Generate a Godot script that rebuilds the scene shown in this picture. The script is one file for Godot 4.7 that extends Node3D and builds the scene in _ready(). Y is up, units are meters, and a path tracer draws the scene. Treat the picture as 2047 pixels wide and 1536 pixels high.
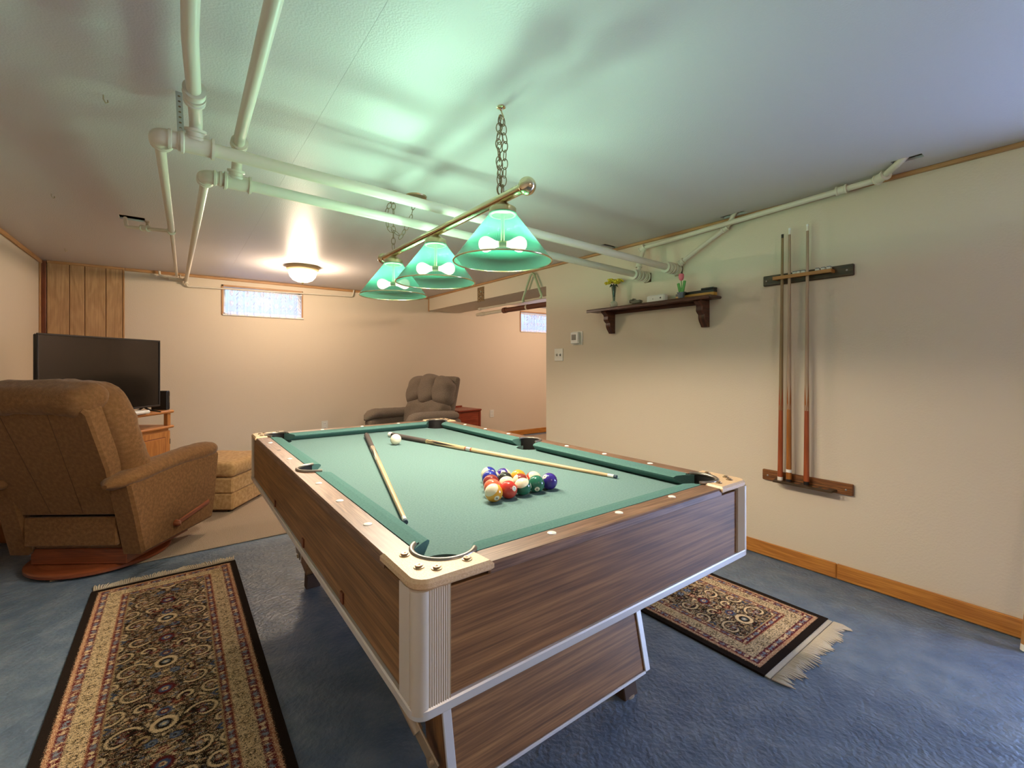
extends Node3D
# Basement games room: pool table under a three-shade billiard light, heating pipes, recliners and a television corner.

const CEIL := 2.134
const WALL_R := 2.91
const WALL_L := -0.99
const WALL_B := -5.88
const WALL_F := 2.3

var mats := {}
var taken := {}


# ---------------------------------------------------------------- mesh builder
class MB:
	var v := PackedVector3Array()
	var n := PackedVector3Array()
	var uv := PackedVector2Array()
	var xf := Transform3D()

	func tri(a: Vector3, b: Vector3, c: Vector3, na: Vector3, nb: Vector3, nc: Vector3, ua: Vector2, ub: Vector2, uc: Vector2) -> void:
		a = xf * a
		b = xf * b
		c = xf * c
		na = (xf.basis * na).normalized()
		nb = (xf.basis * nb).normalized()
		nc = (xf.basis * nc).normalized()
		var g := (c - a).cross(b - a)
		if g.length_squared() < 1e-18:
			return
		if g.dot(na + nb + nc) < 0.0:
			var t := b; b = c; c = t
			t = nb; nb = nc; nc = t
			var w := ub; ub = uc; uc = w
		v.append(a); v.append(b); v.append(c)
		n.append(na); n.append(nb); n.append(nc)
		uv.append(ua); uv.append(ub); uv.append(uc)

	func quad(a: Vector3, b: Vector3, c: Vector3, d: Vector3, na: Vector3, nb: Vector3, nc: Vector3, nd: Vector3, ua: Vector2, ub: Vector2, uc: Vector2, ud: Vector2) -> void:
		tri(a, b, c, na, nb, nc, ua, ub, uc)
		tri(a, c, d, na, nc, nd, ua, uc, ud)

	# chamfered box, uv in metres with u along the longest side
	func box(at: Vector3, size: Vector3, bev := 0.0, turn := Basis(), shift := Vector2.ZERO) -> MB:
		var keep := xf
		xf = xf * Transform3D(turn, at)
		var h := size * 0.5
		bev = minf(bev, minf(h.x, minf(h.y, h.z)) * 0.95)
		var longest := 0
		if size.y > size.x and size.y >= size.z: longest = 1
		elif size.z > size.x and size.z > size.y: longest = 2
		for k in 3:
			var i := (k + 1) % 3
			var j := (k + 2) % 3
			if j == longest or (i != longest and size[j] > size[i]):
				var t := i; i = j; j = t
			for s in [-1.0, 1.0]:
				var nn := Vector3.ZERO
				nn[k] = s
				var c := []
				var u := []
				for q in [[-1, -1], [1, -1], [1, 1], [-1, 1]]:
					var p := Vector3.ZERO
					p[k] = s * h[k]
					p[i] = q[0] * (h[i] - bev)
					p[j] = q[1] * (h[j] - bev)
					c.append(p)
					u.append(Vector2(p[i], p[j]) + shift + Vector2(0.37 * k + 0.11 * s, 0.23 * k))
				quad(c[0], c[1], c[2], c[3], nn, nn, nn, nn, u[0], u[1], u[2], u[3])
		if bev > 0.0:
			for k in 3:
				var i := (k + 1) % 3
				var j := (k + 2) % 3
				for si in [-1.0, 1.0]:
					for sj in [-1.0, 1.0]:
						var e := []
						for sk in [-1.0, 1.0]:
							var p := Vector3.ZERO
							p[k] = sk * (h[k] - bev)
							p[i] = si * h[i]
							p[j] = sj * (h[j] - bev)
							var q := p
							q[i] = si * (h[i] - bev)
							q[j] = sj * h[j]
							e.append(p); e.append(q)
						var n1 := Vector3.ZERO
						n1[i] = si
						var n2 := Vector3.ZERO
						n2[j] = sj
						var nn := (n1 + n2).normalized()
						quad(e[0], e[1], e[3], e[2], nn, nn, nn, nn, shift + Vector2(e[0][k], 0), shift + Vector2(e[1][k], bev), shift + Vector2(e[3][k], bev), shift + Vector2(e[2][k], 0))
			for sx in [-1.0, 1.0]:
				for sy in [-1.0, 1.0]:
					for sz in [-1.0, 1.0]:
						var nn := Vector3(sx, sy, sz).normalized()
						var p := Vector3(sx * h.x, sy * (h.y - bev), sz * (h.z - bev))
						var q := Vector3(sx * (h.x - bev), sy * h.y, sz * (h.z - bev))
						var r := Vector3(sx * (h.x - bev), sy * (h.y - bev), sz * h.z)
						tri(p, q, r, nn, nn, nn, shift, shift, shift)
		xf = keep
		return self

	func span(lo: Vector3, hi: Vector3, bev := 0.0, shift := Vector2.ZERO) -> MB:
		return box((lo + hi) * 0.5, (hi - lo).abs(), bev, Basis(), shift)

	# rings of points, smooth; closed round each ring
	func loft(rings: Array, cap0 := true, cap1 := true, ulen := 1.0) -> MB:
		var nr := rings.size()
		var m: int = rings[0].size()
		var mid := []
		for r in rings:
			var c := Vector3.ZERO
			for p in r: c += p
			mid.append(c / m)
		var nor := []
		for i in nr:
			var row := []
			for j in m:
				var du: Vector3 = rings[i][(j + 1) % m] - rings[i][(j - 1 + m) % m]
				var dv: Vector3 = rings[mini(i + 1, nr - 1)][j] - rings[maxi(i - 1, 0)][j]
				var g := du.cross(dv)
				if g.length_squared() < 1e-16:
					g = rings[i][j] - mid[i]
				if g.dot(rings[i][j] - mid[i]) < 0.0:
					g = -g
				row.append(g.normalized())
			nor.append(row)
		var along := 0.0
		for i in nr - 1:
			var step: float = (mid[i + 1] - mid[i]).length()
			for j in m:
				var k := (j + 1) % m
				var u0 := float(j) / m * ulen
				var u1 := float(j + 1) / m * ulen
				quad(rings[i][j], rings[i][k], rings[i + 1][k], rings[i + 1][j], nor[i][j], nor[i][k], nor[i + 1][k], nor[i + 1][j], Vector2(along, u0), Vector2(along, u1), Vector2(along + step, u1), Vector2(along + step, u0))
			along += step
		for e in [0, 1]:
			if (e == 0 and not cap0) or (e == 1 and not cap1): continue
			var i: int = 0 if e == 0 else nr - 1
			var away: Vector3 = (mid[0] - mid[1]) if e == 0 else (mid[nr - 1] - mid[nr - 2])
			if away.length_squared() < 1e-12: away = Vector3.UP
			away = away.normalized()
			for j in m:
				var k := (j + 1) % m
				tri(mid[i], rings[i][j], rings[i][k], away, away, away, Vector2.ZERO, Vector2(0.01, 0), Vector2(0, 0.01))
		return self

	# tube along points; radii one number or one per point
	func tube(path: Array, rad, seg := 12, cap := true) -> MB:
		var rings := []
		var t0: Vector3 = (path[1] - path[0]).normalized()
		var side := t0.cross(Vector3.UP)
		if side.length() < 0.1: side = t0.cross(Vector3.RIGHT)
		side = side.normalized()
		for i in path.size():
			var t: Vector3 = path[mini(i + 1, path.size() - 1)] - path[maxi(i - 1, 0)]
			t = t.normalized()
			side = (side - t * side.dot(t)).normalized()
			var up := side.cross(t).normalized()
			var r: float = rad[i] if rad is Array else rad
			var ring := PackedVector3Array()
			for j in seg:
				var a := TAU * j / seg
				ring.append(path[i] + (side * cos(a) + up * sin(a)) * r)
			rings.append(ring)
		return loft(rings, cap, cap, TAU * (rad[0] if rad is Array else rad))

	# straight cylinder with crisp ends
	func rod(a: Vector3, b: Vector3, r: float, seg := 14, r2 := -1.0) -> MB:
		return tube([a, b], [r, r if r2 < 0.0 else r2], seg)

	# profile of (radius, height) turned about Y
	func lathe(prof: Array, seg := 24, at := Transform3D(), a0 := 0.0, a1 := TAU, wave := 0.0, waves := 0) -> MB:
		var keep := xf
		xf = xf * at
		var m := prof.size()
		var sn := []
		for i in m - 1:
			var d: Vector2 = prof[i + 1] - prof[i]
			sn.append(Vector2(d.y, -d.x).normalized())
		for i in m - 1:
			var na: Vector2 = sn[i]
			var nb: Vector2 = sn[i]
			if i > 0 and sn[i - 1].dot(sn[i]) > 0.7: na = (sn[i - 1] + sn[i]).normalized()
			if i < m - 2 and sn[i + 1].dot(sn[i]) > 0.7: nb = (sn[i + 1] + sn[i]).normalized()
			for j in seg:
				var p0 := a0 + (a1 - a0) * j / seg
				var p1 := a0 + (a1 - a0) * (j + 1) / seg
				var w0 := 1.0 + wave * cos(p0 * waves)
				var w1 := 1.0 + wave * cos(p1 * waves)
				var d0 := Vector3(cos(p0), 0, sin(p0))
				var d1 := Vector3(cos(p1), 0, sin(p1))
				var y0: Vector3 = Vector3.UP * prof[i].y
				var y1: Vector3 = Vector3.UP * prof[i + 1].y
				var b0 := d0
				var b1 := d1
				if wave != 0.0:
					b0 = (d0 + Vector3(-d0.z, 0, d0.x) * wave * waves * sin(p0 * waves)).normalized()
					b1 = (d1 + Vector3(-d1.z, 0, d1.x) * wave * waves * sin(p1 * waves)).normalized()
				quad(d0 * prof[i].x * w0 + y0, d1 * prof[i].x * w1 + y0, d1 * prof[i + 1].x * w1 + y1, d0 * prof[i + 1].x * w0 + y1,
					b0 * na.x + Vector3.UP * na.y, b1 * na.x + Vector3.UP * na.y, b1 * nb.x + Vector3.UP * nb.y, b0 * nb.x + Vector3.UP * nb.y,
					Vector2(float(j) / seg, float(i) / (m - 1)), Vector2(float(j + 1) / seg, float(i) / (m - 1)), Vector2(float(j + 1) / seg, float(i + 1) / (m - 1)), Vector2(float(j) / seg, float(i + 1) / (m - 1)))
		xf = keep
		return self

	func ball(r: float, at := Vector3.ZERO, seg := 24, squash := 1.0) -> MB:
		var prof := []
		var rows := maxi(6, seg / 2)
		for i in rows + 1:
			var a := -PI / 2 + PI * i / rows
			prof.append(Vector2(cos(a) * r, sin(a) * r * squash))
		return lathe(prof, seg, Transform3D(Basis(), at))

	# polygon in (x, z) pulled from y0 to y1, chamfered top edge
	func prism(poly: PackedVector2Array, y0: float, y1: float, bev := 0.0, bev_low := 0.0, at := Transform3D()) -> MB:
		var keep := xf
		xf = xf * at
		if not Geometry2D.is_polygon_clockwise(poly):
			poly = poly.duplicate()
			poly.reverse()
		var m := poly.size()
		var en := []
		for i in m:
			var d := (poly[(i + 1) % m] - poly[i]).normalized()
			en.append(Vector2(-d.y, d.x))
		var probe := 0.0
		for i in m:
			probe += poly[i].cross(poly[(i + 1) % m])
		if probe > 0.0:
			for i in m: en[i] = -en[i]
		var shrink := func(b: float) -> PackedVector2Array:
			var out := PackedVector2Array()
			for i in m:
				var a: Vector2 = en[(i - 1 + m) % m]
				var c: Vector2 = en[i]
				var s := a + c
				var k := 2.0 / maxf(0.4, s.length_squared())
				out.append(poly[i] - s * k * b)
			return out
		var top: PackedVector2Array = shrink.call(bev) if bev > 0.0 else poly
		var low: PackedVector2Array = shrink.call(bev_low) if bev_low > 0.0 else poly
		var levels := []
		if bev_low > 0.0: levels.append([low, y0])
		levels.append([poly, y0 + bev_low])
		levels.append([poly, y1 - bev])
		if bev > 0.0: levels.append([top, y1])
		var run := 0.0
		for i in m:
			var k := (i + 1) % m
			var na: Vector2 = en[i]
			var nb: Vector2 = en[i]
			if en[(i - 1 + m) % m].dot(en[i]) > 0.75: na = (en[(i - 1 + m) % m] + en[i]).normalized()
			if en[k].dot(en[i]) > 0.75: nb = (en[k] + en[i]).normalized()
			var step := (poly[k] - poly[i]).length()
			for l in levels.size() - 1:
				var A: PackedVector2Array = levels[l][0]
				var B: PackedVector2Array = levels[l + 1][0]
				var ya: float = levels[l][1]
				var yb: float = levels[l + 1][1]
				var lift := 0.0
				if bev > 0.0 and l == levels.size() - 2: lift = 0.8
				if bev_low > 0.0 and l == 0: lift = -0.8
				var n0 := Vector3(na.x, lift, na.y).normalized()
				var n1 := Vector3(nb.x, lift, nb.y).normalized()
				quad(Vector3(A[i].x, ya, A[i].y), Vector3(A[k].x, ya, A[k].y), Vector3(B[k].x, yb, B[k].y), Vector3(B[i].x, yb, B[i].y), n0, n1, n1, n0, Vector2(run, ya), Vector2(run + step, ya), Vector2(run + step, yb), Vector2(run, yb))
			run += step
		for e in [0, 1]:
			var P: PackedVector2Array = low if e == 0 else top
			var y: float = y0 if e == 0 else y1
			var nn := Vector3.DOWN if e == 0 else Vector3.UP
			var idx := Geometry2D.triangulate_polygon(P)
			for t in idx.size() / 3:
				var a := P[idx[t * 3]]
				var b := P[idx[t * 3 + 1]]
				var c := P[idx[t * 3 + 2]]
				tri(Vector3(a.x, y, a.y), Vector3(b.x, y, b.y), Vector3(c.x, y, c.y), nn, nn, nn, a, b, c)
		xf = keep
		return self

	# soft rounded block; warp moves each point
	func cushion(size: Vector3, rad: float, sub: int, at: Transform3D, warp = null) -> MB:
		var keep := xf
		xf = xf * at
		var h := size * 0.5
		var inner := Vector3(maxf(0.001, h.x - rad), maxf(0.001, h.y - rad), maxf(0.001, h.z - rad))
		var pts := []
		var sums := {}
		for k in 3:
			var i := (k + 1) % 3
			var j := (k + 2) % 3
			for s in [-1.0, 1.0]:
				var grid := []
				for a in sub + 1:
					var row := []
					for b in sub + 1:
						var p := Vector3.ZERO
						p[k] = s * h[k]
						p[i] = sin((float(a) / sub - 0.5) * PI * 0.96) / sin(PI * 0.48) * h[i]
						p[j] = sin((float(b) / sub - 0.5) * PI * 0.96) / sin(PI * 0.48) * h[j]
						var c := p.clamp(-inner, inner)
						var d := (p - c).normalized()
						var q := c + d * rad
						if warp != null: q = warp.call(q, d)
						row.append([q, d])
					grid.append(row)
				pts.append(grid)
		var key := func(p: Vector3) -> Vector3i:
			return Vector3i((p * 4000.0).round())
		for grid in pts:
			for a in sub:
				for b in sub:
					var q0: Vector3 = grid[a][b][0]
					var q1: Vector3 = grid[a + 1][b][0]
					var q2: Vector3 = grid[a + 1][b + 1][0]
					var q3: Vector3 = grid[a][b + 1][0]
					var g := (q2 - q0).cross(q3 - q1)
					if g.dot(grid[a][b][1] + grid[a + 1][b + 1][1]) < 0.0: g = -g
					for q in [q0, q1, q2, q3]:
						var id: Vector3i = key.call(q)
						sums[id] = sums.get(id, Vector3.ZERO) + g
		for grid in pts:
			for a in sub:
				for b in sub:
					var c := []
					var m := []
					var u := []
					for o in [[0, 0], [1, 0], [1, 1], [0, 1]]:
						var q: Vector3 = grid[a + o[0]][b + o[1]][0]
						c.append(q)
						m.append(sums[key.call(q)].normalized())
						u.append(Vector2(float(a + o[0]) / sub, float(b + o[1]) / sub))
					quad(c[0], c[1], c[2], c[3], m[0], m[1], m[2], m[3], u[0], u[1], u[2], u[3])
		xf = keep
		return self

	func mesh(m: Material) -> ArrayMesh:
		var a := []
		a.resize(Mesh.ARRAY_MAX)
		a[Mesh.ARRAY_VERTEX] = v
		a[Mesh.ARRAY_NORMAL] = n
		a[Mesh.ARRAY_TEX_UV] = uv
		var out := ArrayMesh.new()
		out.add_surface_from_arrays(Mesh.PRIMITIVE_TRIANGLES, a)
		out.surface_set_material(0, m)
		return out


# ---------------------------------------------------------------- objects
func numbered(called: String) -> String:
	if not taken.has(called):
		taken[called] = 0
		return called
	taken[called] += 1
	return "%s_%03d" % [called, taken[called]]


func obj(called: String, mb: MB, m: Material, parent: Node = self) -> MeshInstance3D:
	return put(called, mb.mesh(m), parent)


func put(called: String, mesh: Mesh, parent: Node = self, at := Transform3D()) -> MeshInstance3D:
	var o := MeshInstance3D.new()
	o.name = numbered(called) if parent == self else called
	o.mesh = mesh
	o.transform = at
	o.cast_shadow = GeometryInstance3D.SHADOW_CASTING_SETTING_ON
	parent.add_child(o, true)
	return o


func tag(o: Node, label: String, category: String, group := "", kind := "") -> Node:
	if label: o.set_meta("label", label)
	if category: o.set_meta("category", category)
	if group: o.set_meta("group", group)
	if kind: o.set_meta("kind", kind)
	return o


func thing(called: String, label: String, category: String, at := Vector3.ZERO, turn := Basis(), group := "") -> Node3D:
	var o := Node3D.new()
	o.name = numbered(called)
	o.transform = Transform3D(turn, at)
	add_child(o)
	tag(o, label, category, group)
	return o


func setting(called: String) -> Node3D:
	var o := Node3D.new()
	o.name = numbered(called)
	add_child(o)
	o.set_meta("kind", "structure")
	return o


func struct(called: String, mb: MB, m: Material) -> MeshInstance3D:
	var o := obj(called, mb, m)
	o.set_meta("kind", "structure")
	return o


func along(a: Vector3, b: Vector3) -> Transform3D:
	var y := (b - a).normalized()
	var x := y.cross(Vector3.UP)
	if x.length() < 0.05: x = y.cross(Vector3.RIGHT)
	x = x.normalized()
	return Transform3D(Basis(x, y, x.cross(y)), a)


# ---------------------------------------------------------------- materials
func srgb(r: float, g: float, b: float) -> Color:
	return Color(r / 255.0, g / 255.0, b / 255.0)


func mat(called: String, c: Color, rough := 0.6, metal := 0.0) -> StandardMaterial3D:
	var m := StandardMaterial3D.new()
	m.resource_name = called
	m.albedo_color = c
	m.roughness = rough
	m.metallic = metal
	mats[called] = m
	return m


func noise(freq: float, sd: int, oct := 3, kind := FastNoiseLite.TYPE_SIMPLEX_SMOOTH) -> FastNoiseLite:
	var f := FastNoiseLite.new()
	f.noise_type = kind
	f.seed = sd
	f.frequency = freq
	f.fractal_octaves = oct
	return f


func noise_tex(freq: float, sd: int, size := 512, oct := 4, ramp: Array = []) -> NoiseTexture2D:
	var t := NoiseTexture2D.new()
	t.width = size
	t.height = size
	t.seamless = true
	t.noise = noise(freq, sd, oct)
	if ramp:
		var g := Gradient.new()
		g.offsets = PackedFloat32Array([0.0, 0.5, 1.0])
		g.colors = PackedColorArray(ramp)
		t.color_ramp = g
	return t


func bump(m: StandardMaterial3D, t: Texture2D, depth_cm: float) -> void:
	m.heightmap_enabled = true
	m.heightmap_texture = t
	m.heightmap_scale = depth_cm


func tri_map(m: StandardMaterial3D, scale: Vector3, world := true) -> void:
	m.uv1_triplanar = true
	m.uv1_world_triplanar = world
	m.uv1_scale = scale


func wood_tex(dark: Color, light: Color, sd: int, streak := 40.0, rings := 3.0, w := 512, h := 256) -> ImageTexture:
	var fine := noise(1.0, sd, 3)
	var big := noise(1.0, sd + 7, 2)
	var data := PackedByteArray()
	data.resize(w * h * 3)
	var at := 0
	for y in h:
		for x in w:
			# wraps along both axes by walking circles in noise space
			var fu := float(x) / w
			var fv := float(y) / h
			var sway := big.get_noise_2d(sin(fu * TAU) * 0.5 + 3.0, fv * 2.0 + cos(fu * TAU) * 0.4)
			var ring := sin((fv * rings + sway * 0.9) * TAU) * 0.5 + 0.5
			var s := fine.get_noise_3d(cos(fu * TAU) * 0.4, fv * streak, sin(fu * TAU) * 0.4)
			var pore := fine.get_noise_3d(cos(fu * TAU) * 2.2, fv * streak * 3.5, sin(fu * TAU) * 2.2)
			var t := clampf(0.42 + ring * 0.28 + s * 0.55 + pore * 0.28 - 0.1, 0.0, 1.0)
			var c := dark.lerp(light, t)
			data[at] = int(c.r * 255.0)
			data[at + 1] = int(c.g * 255.0)
			data[at + 2] = int(c.b * 255.0)
			at += 3
	return ImageTexture.create_from_image(Image.create_from_data(w, h, false, Image.FORMAT_RGB8, data))


func wood(called: String, dark: Color, light: Color, sd: int, rough := 0.45, scale := Vector2(1.0, 4.0), streak := 40.0, rings := 3.0) -> StandardMaterial3D:
	var m := mat(called, Color.WHITE, rough)
	m.albedo_texture = wood_tex(dark, light, sd, streak, rings)
	m.uv1_scale = Vector3(scale.x, scale.y, 1)
	return m


func fabric(called: String, a: Color, b: Color, c: Color, freq: float, sd: int, scale: float, depth := 0.15, sheen := 0.4) -> StandardMaterial3D:
	var m := mat(called, Color.WHITE, 0.95)
	m.albedo_texture = noise_tex(freq, sd, 512, 5, [a, b, c])
	m.metallic_specular = 0.2
	tri_map(m, Vector3.ONE * scale, false)
	bump(m, noise_tex(0.12, sd + 3, 512, 3), depth)
	if sheen > 0.0:
		m.rim_enabled = true
		m.rim = sheen
		m.rim_tint = 0.7
	return m


func make_materials() -> void:
	var m: StandardMaterial3D
	m = mat("wall_paint", srgb(212, 197, 175), 0.75)
	tri_map(m, Vector3.ONE * 1.6)
	bump(m, noise_tex(0.09, 11, 512, 4), 0.05)
	m = mat("ceiling_paint", srgb(204, 198, 196), 0.42)
	tri_map(m, Vector3(1.4, 1.4, 1.4))
	bump(m, noise_tex(0.16, 12, 512, 4), 0.07)
	m = mat("floor_paint", Color.WHITE, 0.4)
	m.albedo_texture = noise_tex(0.008, 13, 1024, 6, [srgb(82, 100, 122), srgb(101, 117, 135), srgb(120, 133, 147)])
	m.roughness_texture = noise_tex(0.02, 17, 512, 4, [Color(0.62, 0.62, 0.62), Color(0.8, 0.8, 0.8), Color(1, 1, 1)])
	m.roughness = 0.52
	tri_map(m, Vector3.ONE * 0.8)
	bump(m, noise_tex(0.045, 14, 1024, 6), 0.32)
	wood("joist_wood", srgb(120, 88, 56), srgb(166, 130, 90), 26, 0.8, Vector2(1.0, 4.0))
	mat("outdoor_ground", srgb(204, 204, 200), 0.9)
	mat("added_well_metal", srgb(172, 168, 160), 0.8)
	mat("plain_white", srgb(228, 226, 220), 0.4)
	mat("switch_plate", srgb(222, 220, 210), 0.35)
	mat("slot_grey", srgb(60, 58, 55), 0.6)
	mat("display_grey", srgb(110, 108, 100), 0.25)
	wood("trim_wood", srgb(148, 106, 64), srgb(204, 158, 108), 21, 0.5, Vector2(0.9, 9.0), 30.0, 1.0)
	wood("baseboard_wood", srgb(150, 88, 30), srgb(214, 148, 66), 22, 0.35, Vector2(0.8, 6.0), 34.0, 2.0)
	wood("panel_wood", srgb(160, 122, 82), srgb(206, 168, 122), 23, 0.5, Vector2(0.9, 4.0), 46.0, 2.0)
	wood("jamb_wood", srgb(92, 44, 22), srgb(140, 76, 42), 24, 0.5, Vector2(1.0, 6.0))
	mat("pipe_paint", srgb(214, 204, 184), 0.38)
	mat("tube_green", srgb(176, 186, 150), 0.4)
	mat("pipe_rust", srgb(104, 58, 38), 0.7)
	m = mat("rusted_plate", Color.WHITE, 0.75)
	m.albedo_texture = noise_tex(0.03, 31, 256, 4, [srgb(58, 40, 24), srgb(118, 92, 58), srgb(186, 168, 132)])
	tri_map(m, Vector3.ONE * 6.0)
	mat("galvanized", srgb(196, 196, 192), 0.35, 0.8)
	# table
	wood("walnut_laminate", srgb(92, 60, 31), srgb(160, 114, 68), 41, 0.46, Vector2(0.62, 4.2), 26.0, 2.0)
	wood("walnut_rail", srgb(88, 62, 46), srgb(152, 118, 94), 42, 0.42, Vector2(1.4, 9.0), 30.0, 1.6)
	m = mat("felt", Color.WHITE, 0.95)
	m.albedo_texture = noise_tex(0.05, 43, 512, 5, [srgb(96, 122, 119), srgb(105, 131, 128), srgb(114, 139, 136)])
	tri_map(m, Vector3.ONE * 5.0)
	bump(m, noise_tex(0.35, 44, 512, 2), 0.02)
	m.metallic_specular = 0.15
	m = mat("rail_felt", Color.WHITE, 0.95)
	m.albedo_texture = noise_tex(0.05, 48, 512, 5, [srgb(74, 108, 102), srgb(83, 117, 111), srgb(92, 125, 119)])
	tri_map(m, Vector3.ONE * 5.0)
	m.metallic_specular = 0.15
	m = mat("cap_plastic", Color.WHITE, 0.42)
	m.albedo_texture = noise_tex(0.12, 45, 256, 3, [srgb(196, 158, 116), srgb(214, 180, 140), srgb(226, 196, 160)])
	tri_map(m, Vector3.ONE * 6.0)
	bump(m, noise_tex(0.2, 46, 256, 3), 0.06)
	mat("post_aluminium", srgb(212, 198, 178), 0.42, 0.25)
	mat("trim_aluminium", srgb(214, 210, 206), 0.35, 0.35)
	mat("pocket_ring", srgb(150, 140, 130), 0.3, 0.75)
	mat("pocket_black", srgb(20, 17, 16), 0.55)
	mat("pearl", srgb(232, 226, 214), 0.22)
	mat("bolt_bronze", srgb(150, 128, 102), 0.35, 0.7)
	mat("under_board", srgb(70, 52, 40), 0.85)
	mat("worn_steel", srgb(170, 152, 128), 0.5, 0.4)
	# light
	mat("brass", srgb(224, 206, 170), 0.12, 1.0)
	mat("ring_brass", srgb(214, 186, 140), 0.4, 0.4)
	mat("brass_dull", srgb(196, 176, 138), 0.3, 0.9)
	mat("chain_bronze", srgb(150, 132, 104), 0.35, 0.8)
	m = mat("shade_glass", Color(srgb(16, 50, 40), 0.80), 0.1)
	m.transparency = BaseMaterial3D.TRANSPARENCY_ALPHA
	m.cull_mode = BaseMaterial3D.CULL_DISABLED
	m.backlight_enabled = true
	m.backlight = srgb(24, 42, 35)
	m = mat("bulb_glow", srgb(255, 244, 226), 0.3)
	m.emission_enabled = true
	m.emission = srgb(255, 236, 205)
	m.emission_energy_multiplier = 9.0
	m = mat("dome_glow", srgb(255, 246, 232), 0.3)
	m.emission_enabled = true
	m.emission = srgb(255, 234, 208)
	m.emission_energy_multiplier = 3.2
	# soft things
	fabric("suede_brown", srgb(96, 66, 38), srgb(112, 79, 47), srgb(130, 95, 60), 0.035, 51, 2.2, 0.12, 0.22)
	fabric("suede_tan", srgb(152, 118, 78), srgb(176, 140, 96), srgb(196, 162, 118), 0.02, 52, 2.4, 0.1, 0.2)
	fabric("chenille_grey", srgb(72, 62, 54), srgb(126, 112, 99), srgb(180, 164, 146), 0.09, 53, 3.0, 0.4, 0.2)
	fabric("carpet_beige", srgb(126, 108, 92), srgb(168, 148, 128), srgb(198, 182, 164), 0.2, 54, 2.2, 0.4, 0.0)
	fabric("fringe_cotton", srgb(196, 180, 156), srgb(214, 200, 178), srgb(228, 216, 198), 0.1, 55, 8.0, 0.2, 0.0)
	wood("mahogany", srgb(96, 46, 24), srgb(146, 80, 46), 61, 0.28, Vector2(1.0, 5.0))
	wood("oak", srgb(156, 96, 46), srgb(206, 146, 84), 62, 0.4, Vector2(1.2, 5.0), 40.0, 2.0)
	wood("cherry_red", srgb(120, 42, 20), srgb(172, 78, 42), 63, 0.3, Vector2(1.0, 5.0))
	wood("shelf_wood", srgb(46, 22, 14), srgb(116, 64, 38), 64, 0.38, Vector2(1.4, 8.0))
	wood("rack_wood", srgb(88, 50, 24), srgb(162, 106, 56), 65, 0.42, Vector2(2.0, 8.0))
	wood("rack_dark", srgb(40, 28, 16), srgb(96, 70, 38), 66, 0.4, Vector2(2.0, 8.0))
	wood("rack_slat", srgb(150, 100, 48), srgb(186, 132, 70), 67, 0.45, Vector2(2.0, 8.0))
	# cues
	wood("maple", srgb(172, 142, 104), srgb(204, 176, 136), 71, 0.3, Vector2(0.8, 6.0), 20.0, 1.0)
	wood("maple_grey", srgb(150, 124, 100), srgb(186, 160, 134), 72, 0.35, Vector2(0.8, 6.0), 20.0, 1.0)
	wood("cue_olive", srgb(116, 92, 56), srgb(150, 122, 80), 73, 0.35, Vector2(0.8, 6.0), 20.0, 1.0)
	wood("cue_red", srgb(124, 56, 26), srgb(170, 88, 46), 74, 0.3, Vector2(0.8, 6.0), 20.0, 1.0)
	wood("cue_amber", srgb(134, 78, 30), srgb(180, 116, 54), 75, 0.3, Vector2(0.8, 6.0), 20.0, 1.0)
	m = mat("linen_wrap", Color.WHITE, 0.9)
	m.albedo_texture = noise_tex(0.3, 76, 256, 2, [srgb(40, 34, 32), srgb(70, 60, 56), srgb(110, 98, 92)])
	tri_map(m, Vector3.ONE * 12.0)
	mat("suede_seam", srgb(70, 44, 22), 0.95)
	mat("cue_black", srgb(26, 22, 22), 0.4)
	mat("ferrule_white", srgb(228, 222, 210), 0.35)
	mat("tip_blue", srgb(66, 82, 96), 0.9)
	mat("ivory", srgb(232, 224, 196), 0.16)
	mat("print_black", srgb(18, 16, 16), 0.4)
	# television and small things
	m = mat("tv_screen", srgb(8, 7, 7), 0.14)
	m.metallic_specular = 0.6
	mat("tv_bezel", srgb(38, 32, 30), 0.35)
	mat("black_plastic", srgb(18, 17, 17), 0.4)
	mat("white_plastic", srgb(222, 220, 214), 0.4)
	mat("tip_label", srgb(236, 236, 232), 0.5)
	mat("petal_yellow", srgb(222, 196, 44), 0.6)
	mat("leaf_dark", srgb(22, 46, 30), 0.55)
	mat("leaf_green", srgb(86, 152, 74), 0.55)
	mat("petal_pink", srgb(222, 108, 124), 0.55)
	mat("pot_slate", srgb(104, 116, 126), 0.5)
	mat("gold_band", srgb(196, 148, 66), 0.45)
	mat("hull_black", srgb(20, 18, 17), 0.4)
	mat("chalk_paper", srgb(206, 206, 194), 0.8)
	mat("chalk_blue", srgb(58, 82, 120), 0.95)
	m = mat("vase_glass", Color(srgb(24, 66, 56), 0.6), 0.08)
	m.transparency = BaseMaterial3D.TRANSPARENCY_ALPHA
	m = mat("vase_foot", Color(srgb(196, 200, 190), 0.5), 0.15)
	m.transparency = BaseMaterial3D.TRANSPARENCY_ALPHA
	mat("figurine_grey", srgb(110, 106, 92), 0.6)
	m = mat("window_pane", Color(srgb(225, 232, 240), 0.12), 0.05)
	m.transparency = BaseMaterial3D.TRANSPARENCY_ALPHA
	m.metallic_specular = 0.1
	m = mat("lace", Color.WHITE, 0.9)
	m.albedo_texture = lace_tex()
	m.transparency = BaseMaterial3D.TRANSPARENCY_ALPHA
	m.cull_mode = BaseMaterial3D.CULL_DISABLED
	m.backlight_enabled = true
	m.backlight = Color(0.8, 0.8, 0.8)


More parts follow.
